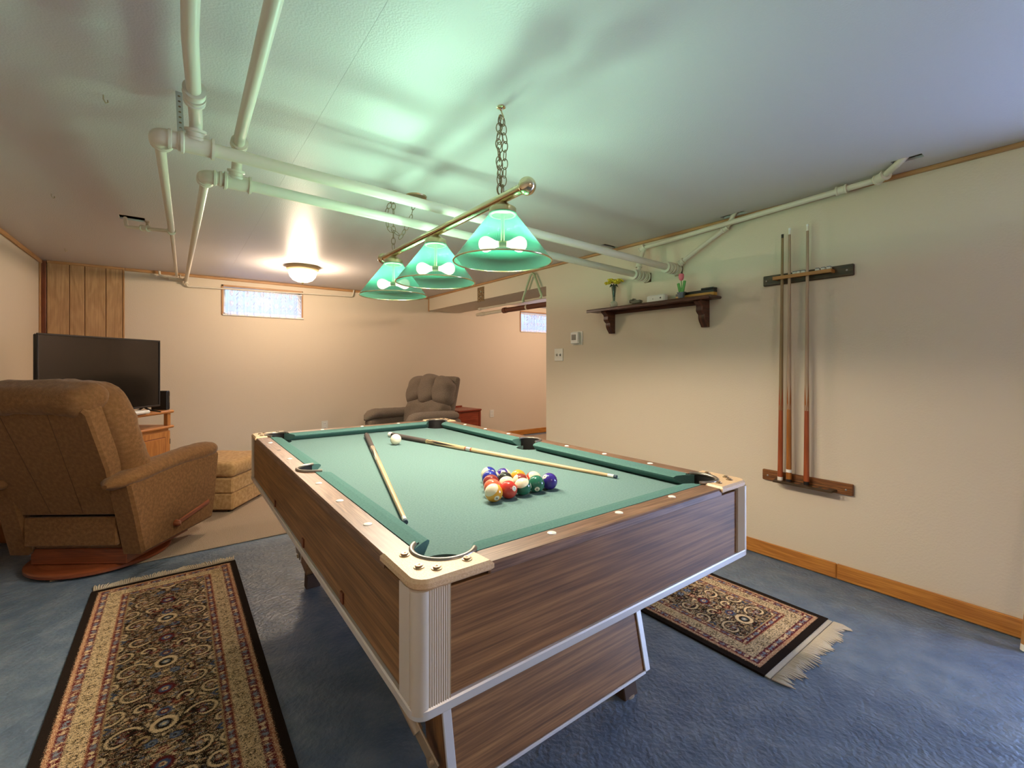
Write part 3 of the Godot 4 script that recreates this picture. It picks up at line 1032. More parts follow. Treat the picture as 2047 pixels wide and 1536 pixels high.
func build_table() -> void:
	var hx := 0.5975
	var hz := 1.065
	var t := thing("pool_table", "walnut laminate pool table with worn green cloth and tan corner caps", "pool table", Vector3(0.94, 0, -1.805))
	var top := 0.79
	# bed
	var bed := PackedVector2Array([Vector2(-hx + 0.07, -hz + 0.07), Vector2(hx - 0.07, -hz + 0.07), Vector2(hx - 0.07, hz - 0.07), Vector2(-hx + 0.07, hz - 0.07)])
	var pockets := []
	for sx in [-1.0, 1.0]:
		for sz in [-1.0, 1.0]:
			pockets.append([Vector2(sx * (hx - 0.115), sz * (hz - 0.115)), 0.064])
		pockets.append([Vector2(sx * (hx - 0.083), 0), 0.06])
	for p in pockets: bed = cut(bed, circle(p[0], p[1]))
	obj("bed_cloth", MB.new().prism(bed, 0.735, 0.752), mats.felt, t)
	# long rails with a notch for the side pocket
	var turn_l := Basis(Vector3(0, 0, 1), Vector3(0, 1, 0), Vector3(-1, 0, 0))
	for s in [-1.0, 1.0]:
		var r := PackedVector2Array([Vector2(-hz + 0.155, 0), Vector2(hz - 0.155, 0), Vector2(hz - 0.155, 0.066), Vector2(-hz + 0.155, 0.066)])
		r = cut(r, circle(Vector2(0, 0.083), 0.062))
		var b := turn_l if s > 0 else turn_l * Basis(Vector3.UP, PI)
		obj("rail", MB.new().prism(r, 0.765, top, 0.004, 0.0, Transform3D(b, Vector3(s * hx, 0, 0))), mats.walnut_rail, t)
	for s in [-1.0, 1.0]:
		obj("rail", MB.new().span(Vector3(-hx + 0.155, 0.765, s * hz), Vector3(hx - 0.155, top, s * (hz - 0.066)), 0.004, Vector2(0.3, 0.4)), mats.walnut_rail, t)
	# cushions: cross-section (inward, height)
	var prof := [Vector2(0, 0.7905), Vector2(0.03, 0.7895), Vector2(0.050, 0.7865), Vector2(0.0575, 0.781), Vector2(0.055, 0.775), Vector2(0.03, 0.754), Vector2(0, 0.753)]
	var inner_x := hx - 0.065
	var inner_z := hz - 0.065
	for s in [-1.0, 1.0]:
		var A := []
		var B := []
		for p in prof:
			A.append(Vector3(-(hx - 0.150) + p.x * 0.8, p.y, s * (inner_z - p.x)))
			B.append(Vector3((hx - 0.150) - p.x * 0.8, p.y, s * (inner_z - p.x)))
		var mb := MB.new()
		flat_bar(mb, A, B)
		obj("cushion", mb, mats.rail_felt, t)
		for e in [-1.0, 1.0]:
			A = []
			B = []
			for p in prof:
				A.append(Vector3(s * (inner_x - p.x), p.y, e * (hz - 0.150 - p.x * 0.8)))
				B.append(Vector3(s * (inner_x - p.x), p.y, e * (0.066 + p.x * 0.35)))
			mb = MB.new()
			flat_bar(mb, A, B)
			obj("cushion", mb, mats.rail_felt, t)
	# corner caps, posts and pockets
	var cap := PackedVector2Array()
	for i in 9:
		var a := PI + PI / 2 * i / 8.0
		cap.append(Vector2(0.03, 0.03) + Vector2(cos(a), sin(a)) * 0.036)
	cap.append_array(PackedVector2Array([Vector2(0.163, -0.006), Vector2(0.158, 0.05), Vector2(0.146, 0.082), Vector2(0.082, 0.146), Vector2(0.05, 0.158), Vector2(-0.006, 0.163)]))
	cap = cut(cap, circle(Vector2(0.115, 0.115), 0.066, 64))
	var post := PackedVector2Array()
	var n_rib := 10
	for i in n_rib * 2 + 1:
		var f := float(i) / (n_rib * 2)
		post.append(Vector2(0.066 - f * 0.046, -0.005 + (0.0016 if i % 2 else 0.0)))
	for i in 8:
		var a := -PI / 2 - PI / 2 * (i + 0.5) / 8.0
		post.append(Vector2(0.015, 0.015) + Vector2(cos(a), sin(a)) * 0.020)
	for i in n_rib * 2 + 1:
		var f := float(i) / (n_rib * 2)
		post.append(Vector2(-0.005 + (0.0016 if i % 2 else 0.0), 0.020 + f * 0.046))
	post.append_array(PackedVector2Array([Vector2(0.008, 0.066), Vector2(0.008, 0.03), Vector2(0.03, 0.008), Vector2(0.066, 0.008)]))
	var cap_mesh := MB.new().prism(cap, 0.776, 0.796, 0.006, 0.005).mesh(mats.cap_plastic)
	var post_mesh := MB.new().prism(post, 0.556, 0.777).mesh(mats.post_aluminium)
	var bolt_mesh := MB.new().lathe([Vector2(0.0105, 0), Vector2(0.0105, 0.002), Vector2(0.0075, 0.0025), Vector2(0.007, 0.0055), Vector2(0.003, 0.006), Vector2(0, 0.004)], 16).mesh(mats.bolt_bronze)
	var ring_path := []
	for i in 33:
		var a := deg_to_rad(225.0 - 94.0 + 188.0 * i / 32.0)
		ring_path.append(Vector3(0.115 + cos(a) * 0.067, 0.7945, 0.115 + sin(a) * 0.067))
	var ring_mesh := MB.new().tube(ring_path, 0.006, 10).mesh(mats.pocket_ring)
	var liner := MB.new().lathe([Vector2(0.064, 0.60), Vector2(0.064, 0.794)], 24, Transform3D(Basis(), Vector3(0.115, 0, 0.115)), deg_to_rad(118), deg_to_rad(332))
	liner.lathe([Vector2(0.0, 0.60), Vector2(0.064, 0.60)], 24, Transform3D(Basis(), Vector3(0.115, 0, 0.115)))
	var liner_mesh := liner.mesh(mats.pocket_black)
	var corners := [[Vector3(-hx, 0, -hz), 0.0], [Vector3(-hx, 0, hz), PI / 2], [Vector3(hx, 0, hz), PI], [Vector3(hx, 0, -hz), -PI / 2]]
	for c in corners:
		var place := Transform3D(Basis(Vector3.UP, c[1]), c[0])
		var cp := put("corner_cap", cap_mesh, t, place)
		for q in [Vector2(0.03, 0.122), Vector2(0.03, 0.055), Vector2(0.055, 0.03), Vector2(0.122, 0.03)]:
			put("bolt", bolt_mesh, cp, Transform3D(Basis(), Vector3(q.x, 0.7955, q.y)))
		put("corner_post", post_mesh, t, place)
		put("pocket_rim", ring_mesh, t, place)
		put("pocket_cup", liner_mesh, t, place)
	ring_path = []
	for i in 25:
		var a := deg_to_rad(180.0 - 95.0 + 190.0 * i / 24.0)
		ring_path.append(Vector3(0.083 + cos(a) * 0.065, 0.7925, sin(a) * 0.065))
	var side_ring := MB.new().tube(ring_path, 0.0055, 10).mesh(mats.pocket_ring)
	liner = MB.new().lathe([Vector2(0.061, 0.60), Vector2(0.061, 0.79)], 24, Transform3D(Basis(), Vector3(0.083, 0, 0)), deg_to_rad(90), deg_to_rad(270))
	liner.lathe([Vector2(0.0, 0.60), Vector2(0.061, 0.60)], 24, Transform3D(Basis(), Vector3(0.083, 0, 0)))
	var side_liner := liner.mesh(mats.pocket_black)
	for s in [-1.0, 1.0]:
		var place := Transform3D(Basis(Vector3.UP, 0.0 if s < 0 else PI), Vector3(s * hx, 0, 0))
		put("pocket_rim", side_ring, t, place)
		put("pocket_cup", side_liner, t, place)
	# aprons
	for s in [-1.0, 1.0]:
		obj("apron", MB.new().span(Vector3(-hx + 0.05, 0.566, s * (hz - 0.002)), Vector3(hx - 0.05, 0.768, s * (hz - 0.02)), 0.001, Vector2(0.2 * s, 0.3)), mats.walnut_laminate, t)
		obj("apron", MB.new().span(Vector3(s * (hx - 0.002), 0.566, -hz + 0.05), Vector3(s * (hx - 0.02), 0.768, hz - 0.05), 0.001, Vector2(0.5, 0.13 * s)), mats.walnut_laminate, t)
	var plate := PackedVector2Array()
	for c in [[hx, hz, 0.0], [-hx, hz, PI / 2], [-hx, -hz, PI], [hx, -hz, PI * 1.5]]:
		for i in 7:
			var a: float = c[2] + PI / 2 * i / 6.0
			plate.append(Vector2(c[0] - signf(c[0]) * 0.022, c[1] - signf(c[1]) * 0.022) + Vector2(cos(a), sin(a)) * 0.029)
	obj("bottom_trim", MB.new().prism(plate, 0.544, 0.566, 0.003, 0.004), mats.trim_aluminium, t)
	for z in [0.18, 0.62, -0.35]:
		obj("side_bracket", MB.new().box(Vector3(-hx + 0.0, 0.585, z), Vector3(0.006, 0.028, 0.022), 0.001), mats.jamb_wood, t)
	# sights let into the rails; one on the long left rail is missing
	var pearl := MB.new().lathe([Vector2(0.011, 0), Vector2(0.0105, 0.0015), Vector2(0.007, 0.003), Vector2(0, 0.0037)], 18).mesh(mats.pearl)
	for k in [-3, -2, -1, 1, 2, 3]:
		for s in [-1.0, 1.0]:
			var p := Vector3(s * (hx - 0.036), top, k * 0.236)
			if s < 0 and k == -2:
				obj("sight_hole", MB.new().lathe([Vector2(0, 0.0004), Vector2(0.009, 0.0004)], 14, Transform3D(Basis(), p)), mats.pocket_black, t)
			else:
				put("sight", pearl, t, Transform3D(Basis(), p))
	for k in [-1, 0, 1]:
		for s in [-1.0, 1.0]:
			put("sight", pearl, t, Transform3D(Basis(), Vector3(k * 0.238, top, s * (hz - 0.044))))
	# splayed end legs
	var lean := atan(0.214)
	for s in [1.0, -1.0]:
		var leg := Node3D.new()
		leg.name = "leg_frame"
		leg.transform = Transform3D(Basis(Vector3.UP, 0.0 if s > 0 else PI), Vector3.ZERO)
		t.add_child(leg, true)
		var tilt := Basis(Vector3.RIGHT, -lean)
		var at := func(x: float, y: float, out: float) -> Vector3:
			return Vector3(x, y, 0.845 - 0.214 * y) + tilt * Vector3(0, 0, out)
		obj("leg_panel", MB.new().box(at.call(0, 0.325, -0.058), Vector3(0.792, 0.446, 0.115), 0.002, tilt, Vector2(0.4, 0.1)), mats.walnut_laminate, leg)
		for e in [-1.0, 1.0]:
			obj("edge_strip", MB.new().box(at.call(e * 0.386, 0.322, 0.003), Vector3(0.026, 0.44, 0.007), 0.002, tilt), mats.trim_aluminium, leg)
			obj("foot", MB.new().box(at.call(e * 0.355, 0.056, -0.088), Vector3(0.07, 0.09, 0.055), 0.004, tilt), mats.under_board, leg)
			obj("leveller", MB.new().lathe([Vector2(0.028, 0.0), Vector2(0.028, 0.006), Vector2(0.01, 0.012), Vector2(0.01, 0.03)], 16, Transform3D(Basis(), at.call(e * 0.355, 0.0, -0.088) * Vector3(1, 0, 1))), mats.worn_steel, leg)
			var rod := MB.new()
			var a := Vector3(e * 0.415, 0.172, 0.765)
			var b := Vector3(e * 0.53, 0.545, 0.315)
			rod.rod(a.lerp(b, 0.12), b, 0.0135, 14)
			rod.box(a.lerp(b, 0.06), Vector3(0.006, 0.11, 0.034), 0.002, along(a, b).basis)
			rod.rod(a + Vector3(-0.003 * e, 0, 0), a + Vector3(e * 0.012, 0, 0), 0.011, 12)
			obj("brace_rod", rod, mats.worn_steel, leg)
		obj("bottom_strip", MB.new().box(at.call(0, 0.107, 0.002), Vector3(0.75, 0.01, 0.008), 0.002, tilt), mats.trim_aluminium, leg)


# ---------------------------------------------------------------- balls and cues
func ball_tex(c: Color, stripe: bool, numbered_disc: bool) -> ImageTexture:
	var w := 256
	var h := 128
	var im := Image.create(w, h, false, Image.FORMAT_RGB8)
	var ivory := srgb(234, 222, 190)
	for y in h:
		var lat := (float(y) + 0.5) / h * PI - PI / 2
		for x in w:
			var lon := (float(x) + 0.5) / w * TAU
			var col := c
			if stripe and absf(lat) > 0.60: col = ivory
			if numbered_disc and absf(cos(lon) * cos(lat)) > cos(0.31): col = srgb(238, 230, 206)
			im.set_pixel(x, y, col)
	return ImageTexture.create_from_image(im)


func numeral(text: String, r: float) -> ArrayMesh:
	var tm := TextMesh.new()
	var f := SystemFont.new()
	f.font_names = PackedStringArray(["Droid Sans"])
	f.font_weight = 700
	tm.font = f
	tm.text = text
	tm.font_size = 32
	tm.pixel_size = 0.00036 if text.length() < 2 else 0.0003
	tm.depth = 0.0
	tm.curve_step = 2.0
	var s := tm.get_mesh_arrays()
	var src: PackedVector3Array = s[Mesh.ARRAY_VERTEX]
	var idx: PackedInt32Array = s[Mesh.ARRAY_INDEX] if s[Mesh.ARRAY_INDEX] != null else PackedInt32Array(range(src.size()))
	var mb := MB.new()
	for face in [1.0, -1.0]:
		for k in idx.size() / 3:
			var p := []
			for e in 3:
				var q := src[idx[k * 3 + e]]
				p.append(Vector3(face, q.y / r, -q.x * face / r).normalized())
			mb.tri(p[0] * r * 1.004, p[1] * r * 1.004, p[2] * r * 1.004, p[0], p[1], p[2], Vector2.ZERO, Vector2.ZERO, Vector2.ZERO)
	return mb.mesh(mats.print_black)


func ball_turn(at: Vector3, number_at: Vector2, pole_at: Vector2) -> Basis:
	# x to the number disc, y to the pole
	var c := (Vector3(0, 1.185, 0) - at).normalized()
	var r := Vector3.UP.cross(c).normalized()
	var u := c.cross(r)
	var pole := r * pole_at.x + u * pole_at.y + c * sqrt(maxf(0.0, 1.0 - pole_at.length_squared()))
	var x := -c
	if number_at.x < 2.0:
		x = r * number_at.x + u * number_at.y + c * sqrt(maxf(0.0, 1.0 - number_at.length_squared()))
		x = x.normalized()
		pole = (pole - x * pole.dot(x)).normalized()
	else:
		pole = pole.normalized()
		x = (x + r * 0.2 - pole * (x + r * 0.2).dot(pole)).normalized()
		if pole.dot(c) > 0.3: x = (r - pole * r.dot(pole)).normalized()
	return Basis(x, pole, x.cross(pole))


func build_balls_and_cues() -> void:
	var r := 0.0285
	var bed := 0.752
	var yellow := srgb(226, 160, 52)
	var blue := srgb(44, 52, 150)
	var red := srgb(196, 58, 48)
	var purple := srgb(62, 42, 136)
	var orange := srgb(222, 108, 78)
	var green := srgb(40, 104, 82)
	var maroon := srgb(138, 52, 48)
	var black := srgb(44, 42, 40)
	# rows from the camera's side back to the apex: number, colour, striped, colour words, where number and pole face (right, up; as the camera sees the ball)
	var away := Vector2(9, 9)
	var rows := [
		[["9", yellow, true, "yellow striped", Vector2(0.35, -0.6), Vector2(-0.35, 0.35)], ["3", red, false, "red solid", Vector2(0.66, 0.12), Vector2(0, 0.9)], ["14", green, true, "dark green striped", away, Vector2(-0.22, 0.72)], ["6", green, false, "dark green solid", Vector2(0.12, -0.62), Vector2(0, 0.7)], ["4", purple, false, "violet solid", Vector2(-0.55, 0.55), Vector2(0.4, 0.7)]],
		[["5", orange, false, "orange solid", away, Vector2(0, 0.8)], ["13", orange, true, "orange striped", away, Vector2(0.0, 0.8)], ["15", maroon, true, "maroon striped", away, Vector2(-0.95, 0.1)], ["11", red, true, "red striped", Vector2(-0.78, -0.2), Vector2(0.15, 0.6)]],
		[["7", maroon, false, "maroon solid", away, Vector2(0, 0.9)], ["8", black, false, "black", away, Vector2(0, 0.9)], ["1", yellow, false, "yellow solid", away, Vector2(0, 0.9)]],
		[["2", blue, false, "blue solid", away, Vector2(0, 0.9)], ["12", purple, true, "violet striped", Vector2(0.0, 0.5), Vector2(0.75, 0.6)]],
		[["10", blue, true, "blue striped", Vector2(0.5, 0.3), Vector2(-0.65, 0.3)]],
	]
	var where := ["in the row of the rack nearest the camera", "in the second row of the rack", "in the third row of the rack", "in the fourth row of the rack", "at the far point of the rack"]
	var sphere := MB.new().ball(r, Vector3.ZERO, 40)
	for i in rows.size():
		for j in rows[i].size():
			var b: Array = rows[i][j]
			var at := Vector3(0.798 + 0.0577 * (j + i * 0.5), bed + r, -1.162 - 0.0500 * i)
			var turn := ball_turn(at, b[4], b[5])
			var t := thing("pool_ball", "%s pool ball number %s %s" % [b[3], b[0], where[i]], "ball", at, turn, "racked pool balls")
			var m := mat("ball_" + b[0], Color.WHITE, 0.12)
			m.albedo_texture = ball_tex(b[1], b[2], true)
			m.clearcoat_enabled = true
			m.clearcoat = 0.5
			m.clearcoat_roughness = 0.05
			put("ball_body", sphere.mesh(m), t)
			put("number", numeral(b[0], r), t)
	tag(obj("cue_ball", MB.new().ball(r, Vector3.ZERO, 40), mats.ivory), "plain ivory cue ball lying by the butt of the long cue", "ball")
	get_node("cue_ball").position = Vector3(0.941, bed + r, -2.291)
	# two cues on the cloth: butt, tip, parts by distance from the butt (0..1)
	make_cue("cue_stick", "cue with dark wrap lying along the left side of the green cloth", Vector3(0.896, bed + 0.0145, -2.616), Vector3(0.495, bed + 0.0068, -1.137), [
		["bumper", 0.0, 0.015, mats.cue_black], ["wrap", 0.015, 0.27, mats.linen_wrap], ["butt_sleeve", 0.27, 0.50, mats.maple_grey], ["shaft", 0.50, 0.975, mats.maple], ["ferrule", 0.975, 0.99, mats.ferrule_white], ["tip", 0.99, 1.0, mats.tip_blue]], [[0.27, 0.46, mats.cue_black, 3], [0.3, 0.49, mats.ferrule_white, 1]])
	make_cue("cue_stick", "cue with white butt cap lying beside the racked balls towards the right rail", Vector3(1.012, bed + 0.0148, -2.555), Vector3(1.329, bed + 0.0068, -1.119), [
		["bumper", 0.0, 0.02, mats.ferrule_white], ["butt_ring", 0.02, 0.03, mats.cue_black], ["wrap", 0.03, 0.235, mats.linen_wrap], ["butt_ring", 0.235, 0.245, mats.brass_dull], ["forearm", 0.245, 0.44, mats.maple], ["joint_ring", 0.44, 0.446, mats.cue_red], ["joint_collar", 0.446, 0.467, mats.galvanized], ["joint_ring", 0.467, 0.473, mats.cue_red], ["shaft", 0.473, 0.975, mats.maple], ["ferrule", 0.975, 0.992, mats.ferrule_white], ["tip", 0.992, 1.0, mats.tip_blue]], [[0.245, 0.40, mats.cue_black, 4]])
	# three cues in the wall rack
	make_cue("cue_stick", "slim cue with a red butt and white bumper, leftmost in the wall rack", Vector3(2.862, 0.497, -1.181), Vector3(2.862, 1.945, -1.168), [
		["bumper", 0.0, 0.014, mats.ferrule_white], ["butt", 0.014, 0.285, mats.cue_red], ["shaft", 0.285, 0.985, mats.cue_olive], ["tip", 0.985, 1.0, mats.cue_black]], [[0.285, 0.385, mats.cue_red, 4]])
	var c := make_cue("cue_stick", "amber butted cue with a small white label, middle cue in the wall rack", Vector3(2.862, 0.497, -1.134), Vector3(2.862, 1.972, -1.130), [
		["bumper", 0.0, 0.01, mats.cue_black], ["butt", 0.01, 0.285, mats.cue_amber], ["shaft", 0.285, 0.975, mats.maple_grey], ["ferrule", 0.975, 0.992, mats.ferrule_white], ["tip", 0.992, 1.0, mats.tip_label]], [[0.285, 0.385, mats.cue_amber, 4]])
	obj("label_band", MB.new().rod(Vector3(0, 0.055, 0), Vector3(0, 0.072, 0), 0.0152, 18), mats.tip_label, c)
	make_cue("cue_stick", "reddish amber butted cue standing apart on the right of the wall rack", Vector3(2.862, 0.497, -1.043), Vector3(2.862, 1.972, -1.037), [
		["bumper", 0.0, 0.014, mats.cue_black], ["butt", 0.014, 0.285, mats.cue_red], ["shaft", 0.285, 0.975, mats.maple_grey], ["ferrule", 0.975, 0.992, mats.ferrule_white], ["tip", 0.992, 1.0, mats.tip_label]], [[0.285, 0.385, mats.cue_amber, 4]])
	make_cue("cue_stick", "tan cue with white rubber foot leaning on the wall at the picture's right edge", Vector3(2.80, 0.003, -0.215), Vector3(2.895, 1.46, -0.13), [
		["bumper", 0.0, 0.018, mats.ferrule_white], ["butt", 0.018, 0.40, mats.rack_slat], ["shaft", 0.40, 1.0, mats.maple]], [], 0.0185)


func make_cue(called: String, label: String, butt: Vector3, tip: Vector3, parts: Array, splices: Array, thick := 0.0146) -> Node3D:
	var frame := along(butt, tip)
	var t := thing(called, label, "cue", butt, frame.basis, "")
	var long := butt.distance_to(tip)
	var rad := func(f: float) -> float:
		return lerpf(thick, 0.0064, pow(f, 0.85))
	for p in parts:
		var path := []
		var rr := []
		var steps := 3 if p[2] - p[1] > 0.1 else 1
		for i in steps + 1:
			var f := lerpf(p[1], p[2], float(i) / steps)
			path.append(Vector3(0, f * long, 0))
			rr.append(rad.call(f))
		obj(p[0], MB.new().tube(path, rr, 18), p[3], t)
	for s in splices:
		var mb := MB.new()
		for k in s[3]:
			var a0: float = TAU * k / s[3] + 0.5
			var steps := 8
			for i in steps:
				var c := []
				var nn := []
				for e in [i, i + 1]:
					var f := lerpf(s[0], s[1], float(e) / steps)
					var half: float = PI / maxf(s[3], 2.0) * (1.0 - float(e) / steps)
					for g in [-1.0, 0.0, 1.0]:
						var d := Vector3(cos(a0 + half * g), 0, sin(a0 + half * g))
						c.append(d * (rad.call(f) * 1.03 + 0.0001) + Vector3(0, f * long, 0))
						nn.append(d)
				for g in 2:
					mb.quad(c[g], c[g + 1], c[g + 4], c[g + 3], nn[g], nn[g + 1], nn[g + 4], nn[g + 3], Vector2(0, 0), Vector2(0, 0.01), Vector2(0.05, 0.01), Vector2(0.05, 0))
		obj("splice", mb, s[2], t)
	return t


# ---------------------------------------------------------------- rugs
class Loom:
	# a woven pattern as palette numbers, mirrored about the rug's long axis
	var w := 512
	var h := 1856
	var px := PackedByteArray()

	func _init() -> void:
		px.resize(w * h)

	func dot(x: float, y: float, c: int) -> void:
		var i := int(x)
		var j := int(y)
		if j < 0 or j >= h: return
		if i >= 0 and i < w: px[j * w + i] = c
		var k := w - 1 - i
		if k >= 0 and k < w: px[j * w + k] = c

	func disc(x: float, y: float, r: float, c: int, squash := 1.0) -> void:
		var ri := int(ceil(r))
		for j in range(-ri, ri + 1):
			for i in range(-ri, ri + 1):
				if i * i + j * j / (squash * squash) <= r * r: dot(x + i, y + j, c)

	func stroke(pts: Array, r: float, c: int) -> void:
		for k in pts.size() - 1:
			var a: Vector2 = pts[k]
			var b: Vector2 = pts[k + 1]
			var n := maxi(1, int(a.distance_to(b) / maxf(1.0, r * 0.7)))
			for i in n + 1:
				var p := a.lerp(b, float(i) / n)
				disc(p.x, p.y, r, c)

	func scroll(x: float, y: float, size: float, way: float, flip: float, c: int, thick: float) -> void:
		var pts := []
		for i in 26:
			var t := i / 25.0
			var a := way + flip * t * 5.2
			var r := size * (1.0 - 0.72 * t)
			pts.append(Vector2(x + cos(a) * r, y + sin(a) * r))
		stroke(pts, thick, c)

	func flower(x: float, y: float, r: float, petals: int, c1: int, c2: int, c3: int) -> void:
		for k in petals:
			var a := TAU * k / petals + 0.3
			disc(x + cos(a) * r * 0.7, y + sin(a) * r * 0.7, r * 0.42, c1)
		disc(x, y, r * 0.66, c2)
		disc(x, y, r * 0.36, c3)
		disc(x, y, r * 0.16, c1)


func rug_tex() -> ImageTexture:
	var L := Loom.new()
	var w := L.w
	var h := L.h
	var rag := noise(1.0, 301, 2)
	var rng := RandomNumberGenerator.new()
	rng.seed = 77
	# palette: 0 charcoal, 1 cream, 2 maroon, 3 blue, 4 olive tan, 5 rust, 6 pale blue
	# field: dark ground thick with ragged cream tendrils
	for y in h:
		for x in w / 2:
			var wx := x + rag.get_noise_2d(x * 0.03 + 40.0, y * 0.03) * 26.0
			var wy := y + rag.get_noise_2d(x * 0.03, y * 0.03 + 70.0) * 26.0
			var n := rag.get_noise_2d(wx * 0.028, wy * 0.044)
			var n2 := rag.get_noise_2d(x * 0.02 + 300.0, y * 0.02 + 90.0)
			var n3 := rag.get_noise_2d(x * 0.05 + 700.0, y * 0.06 + 20.0)
			var c := 0
			if absf(n) < 0.115: c = 1 if n2 > -0.3 else 4
			elif absf(n - 0.32) < 0.05: c = 4 if n2 > 0.0 else 1
			elif n3 > 0.36: c = [3, 6, 2, 5][int(absf(n2) * 12.0) % 4]
			elif n3 < -0.42: c = 5 if n2 > 0.0 else 2
			L.px[y * w + x] = c
			L.px[y * w + w - 1 - x] = c
	var unit := 310.0
	var y0 := 120.0
	while y0 < h:
		var mid := w / 2.0
		# ragged rosettes on the axis
		L.disc(mid, y0, 34, 0)
		L.flower(mid, y0, 28, 9, 1, 0, 6)
		L.flower(mid, y0 + 150, 22, 7, 2, 3, 1)
		L.flower(mid - 24, y0 + 62, 13, 6, 3, 6, 0)
		L.flower(mid, y0 + 100, 12, 5, 2, 1, 5)
		L.flower(mid - 30, y0 + 226, 14, 6, 2, 5, 1)
		L.flower(mid, y0 + 256, 16, 6, 3, 2, 1)
		# pairs of scrolls, large and small
		for q in [[88.0, 4.0, 44.0, -0.4, -1.0], [76.0, 128.0, 36.0, 0.6, 1.0], [126.0, 62.0, 26.0, 2.6, 1.0], [112.0, 206.0, 34.0, 2.2, -1.0], [52.0, 214.0, 22.0, 0.2, -1.0], [136.0, 142.0, 22.0, 1.2, -1.0], [40.0, 40.0, 18.0, 3.0, 1.0], [134.0, 282.0, 24.0, 0.0, 1.0]]:
			L.scroll(mid - q[0], y0 + q[1], q[2], q[3], q[4], 0, 8.0)
			L.scroll(mid - q[0], y0 + q[1], q[2], q[3], q[4], 1 if q[2] > 19.0 else 4, 4.2)
			L.flower(mid - q[0] + 3.0, y0 + q[1], q[2] * 0.26, 5, [3, 2, 5][int(q[1]) % 3], 6, 1)
		# blue diamonds beside
		for q in [[128.0, 100.0, 19.0], [122.0, 255.0, 15.0]]:
			for j in range(-int(q[2]), int(q[2]) + 1):
				for i in range(-int(q[2]), int(q[2]) + 1):
					var d := absf(i) + absf(j)
					if d < q[2]: L.dot(mid - q[0] + i, y0 + q[1] + j, 4 if d < q[2] * 0.4 else (0 if d < q[2] * 0.55 else 3))
		for k in 26:
			L.disc(mid - rng.randf_range(14, 150), y0 + rng.randf_range(0, unit), rng.randf_range(2.0, 5.0), [2, 3, 5, 6, 1, 0][rng.randi() % 6], rng.randf_range(0.5, 1.0))
		y0 += unit
	# borders, measured in from the edge
	for y in h:
		for x in w / 2:
			var e := mini(x, mini(y, h - 1 - y))
			var s := y if x <= mini(y, h - 1 - y) else x
			var c := -1
			if e < 24: c = 0
			elif e < 36: c = 5 if rag.get_noise_2d(x * 0.6, y * 0.6) > -0.1 else 1
			elif e < 58:
				c = 2
				if absf(sin(s * 0.16 + 2.0 * rag.get_noise_2d(x * 0.1, y * 0.1))) * 14.0 > absf(e - 47.0) * 1.2 + 4.0: c = 6 if int(s * 0.035) % 2 else 1
			elif e < 104:
				var n := rag.get_noise_2d(x * 0.09 + 50.0, y * 0.13)
				c = 1
				if n > 0.18 and n < 0.42: c = 0
				elif n < -0.38: c = 4
				var q := fposmod(s, 60.0) - 30.0
				var d := sqrt(q * q + pow(e - 82.0, 2.0))
				if d < 12.0 and rag.get_noise_2d(x * 0.3, y * 0.3) > -0.2: c = 4 if d > 8.0 else (0 if d > 5.0 else 1)
			elif e < 107: c = 5
			elif e < 126:
				c = 2
				if absf(sin(s * 0.17 + 1.0 + 2.0 * rag.get_noise_2d(x * 0.1, y * 0.1))) * 12.0 > absf(e - 116.0) * 1.2 + 3.5: c = 6 if int(s * 0.038) % 2 else 1
			elif e < 131: c = 4
			if c >= 0:
				L.px[y * w + x] = c
				L.px[y * w + w - 1 - x] = c
	var pal := [srgb(40, 32, 28), srgb(218, 190, 150), srgb(94, 38, 40), srgb(72, 86, 116), srgb(172, 144, 106), srgb(160, 106, 78), srgb(128, 134, 142)]
	var data := PackedByteArray()
	data.resize(w * h * 3)
	var o := 0
	for y in h:
		for x in w:
			var sx := clampi(x + int(rag.get_noise_2d(x * 0.3 + 900.0, y * 0.8) * 8.0), 0, w - 1)
			var sy := clampi(y + int(rag.get_noise_2d(x * 0.3 + 100.0, y * 0.3) * 4.0), 0, h - 1)
			var c: Color = pal[L.px[sy * w + sx]]
			var g := 1.0 + rag.get_noise_2d(x * 0.8, y * 2.1 + 500.0) * 0.28
			data[o] = int(clampf(c.r * g, 0, 1) * 255.0)
			data[o + 1] = int(clampf(c.g * g, 0, 1) * 255.0)
			data[o + 2] = int(clampf(c.b * g, 0, 1) * 255.0)
			o += 3
	return ImageTexture.create_from_image(Image.create_from_data(w, h, false, Image.FORMAT_RGB8, data))


func fringe(parent: Node, z: float, way: float, long: float, curl: float, sd: int) -> void:
	var rng := RandomNumberGenerator.new()
	rng.seed = sd
	var mb := MB.new()
	var count := 74
	# woven heading, then knotted strands in loose clumps
	mb.span(Vector3(-0.312, 0.001, z - way * 0.002), Vector3(0.312, 0.005, z + way * long * 0.2), 0.001)
	for k in count:
		var x := -0.309 + 0.618 * k / (count - 1)
		var clump := sin(k * 0.55 + sd) * 0.009 + sin(k * 0.21) * 0.010
		var l := long * (0.66 + 0.09 * sin(k * 0.42 + sd * 0.3) + rng.randf_range(-0.06, 0.12))
		var a := Vector3(x, 0.004, z + way * long * 0.25)
		var b := Vector3(x + clump * 0.5, 0.0065 + rng.randf_range(0, 0.003), z + way * (long * 0.25 + l * 0.5))
		var c := Vector3(x + clump + rng.randf_range(-0.006, 0.006) + curl * 0.004, 0.0028 + rng.randf_range(0, 0.002), z + way * (long * 0.25 + l))
		mb.tube([a, b, c], [0.0042, 0.0042, 0.0016], 5)
	var f := obj("fringe", mb, mats.fringe_cotton, parent)
	f.set_meta("kind", "stuff")


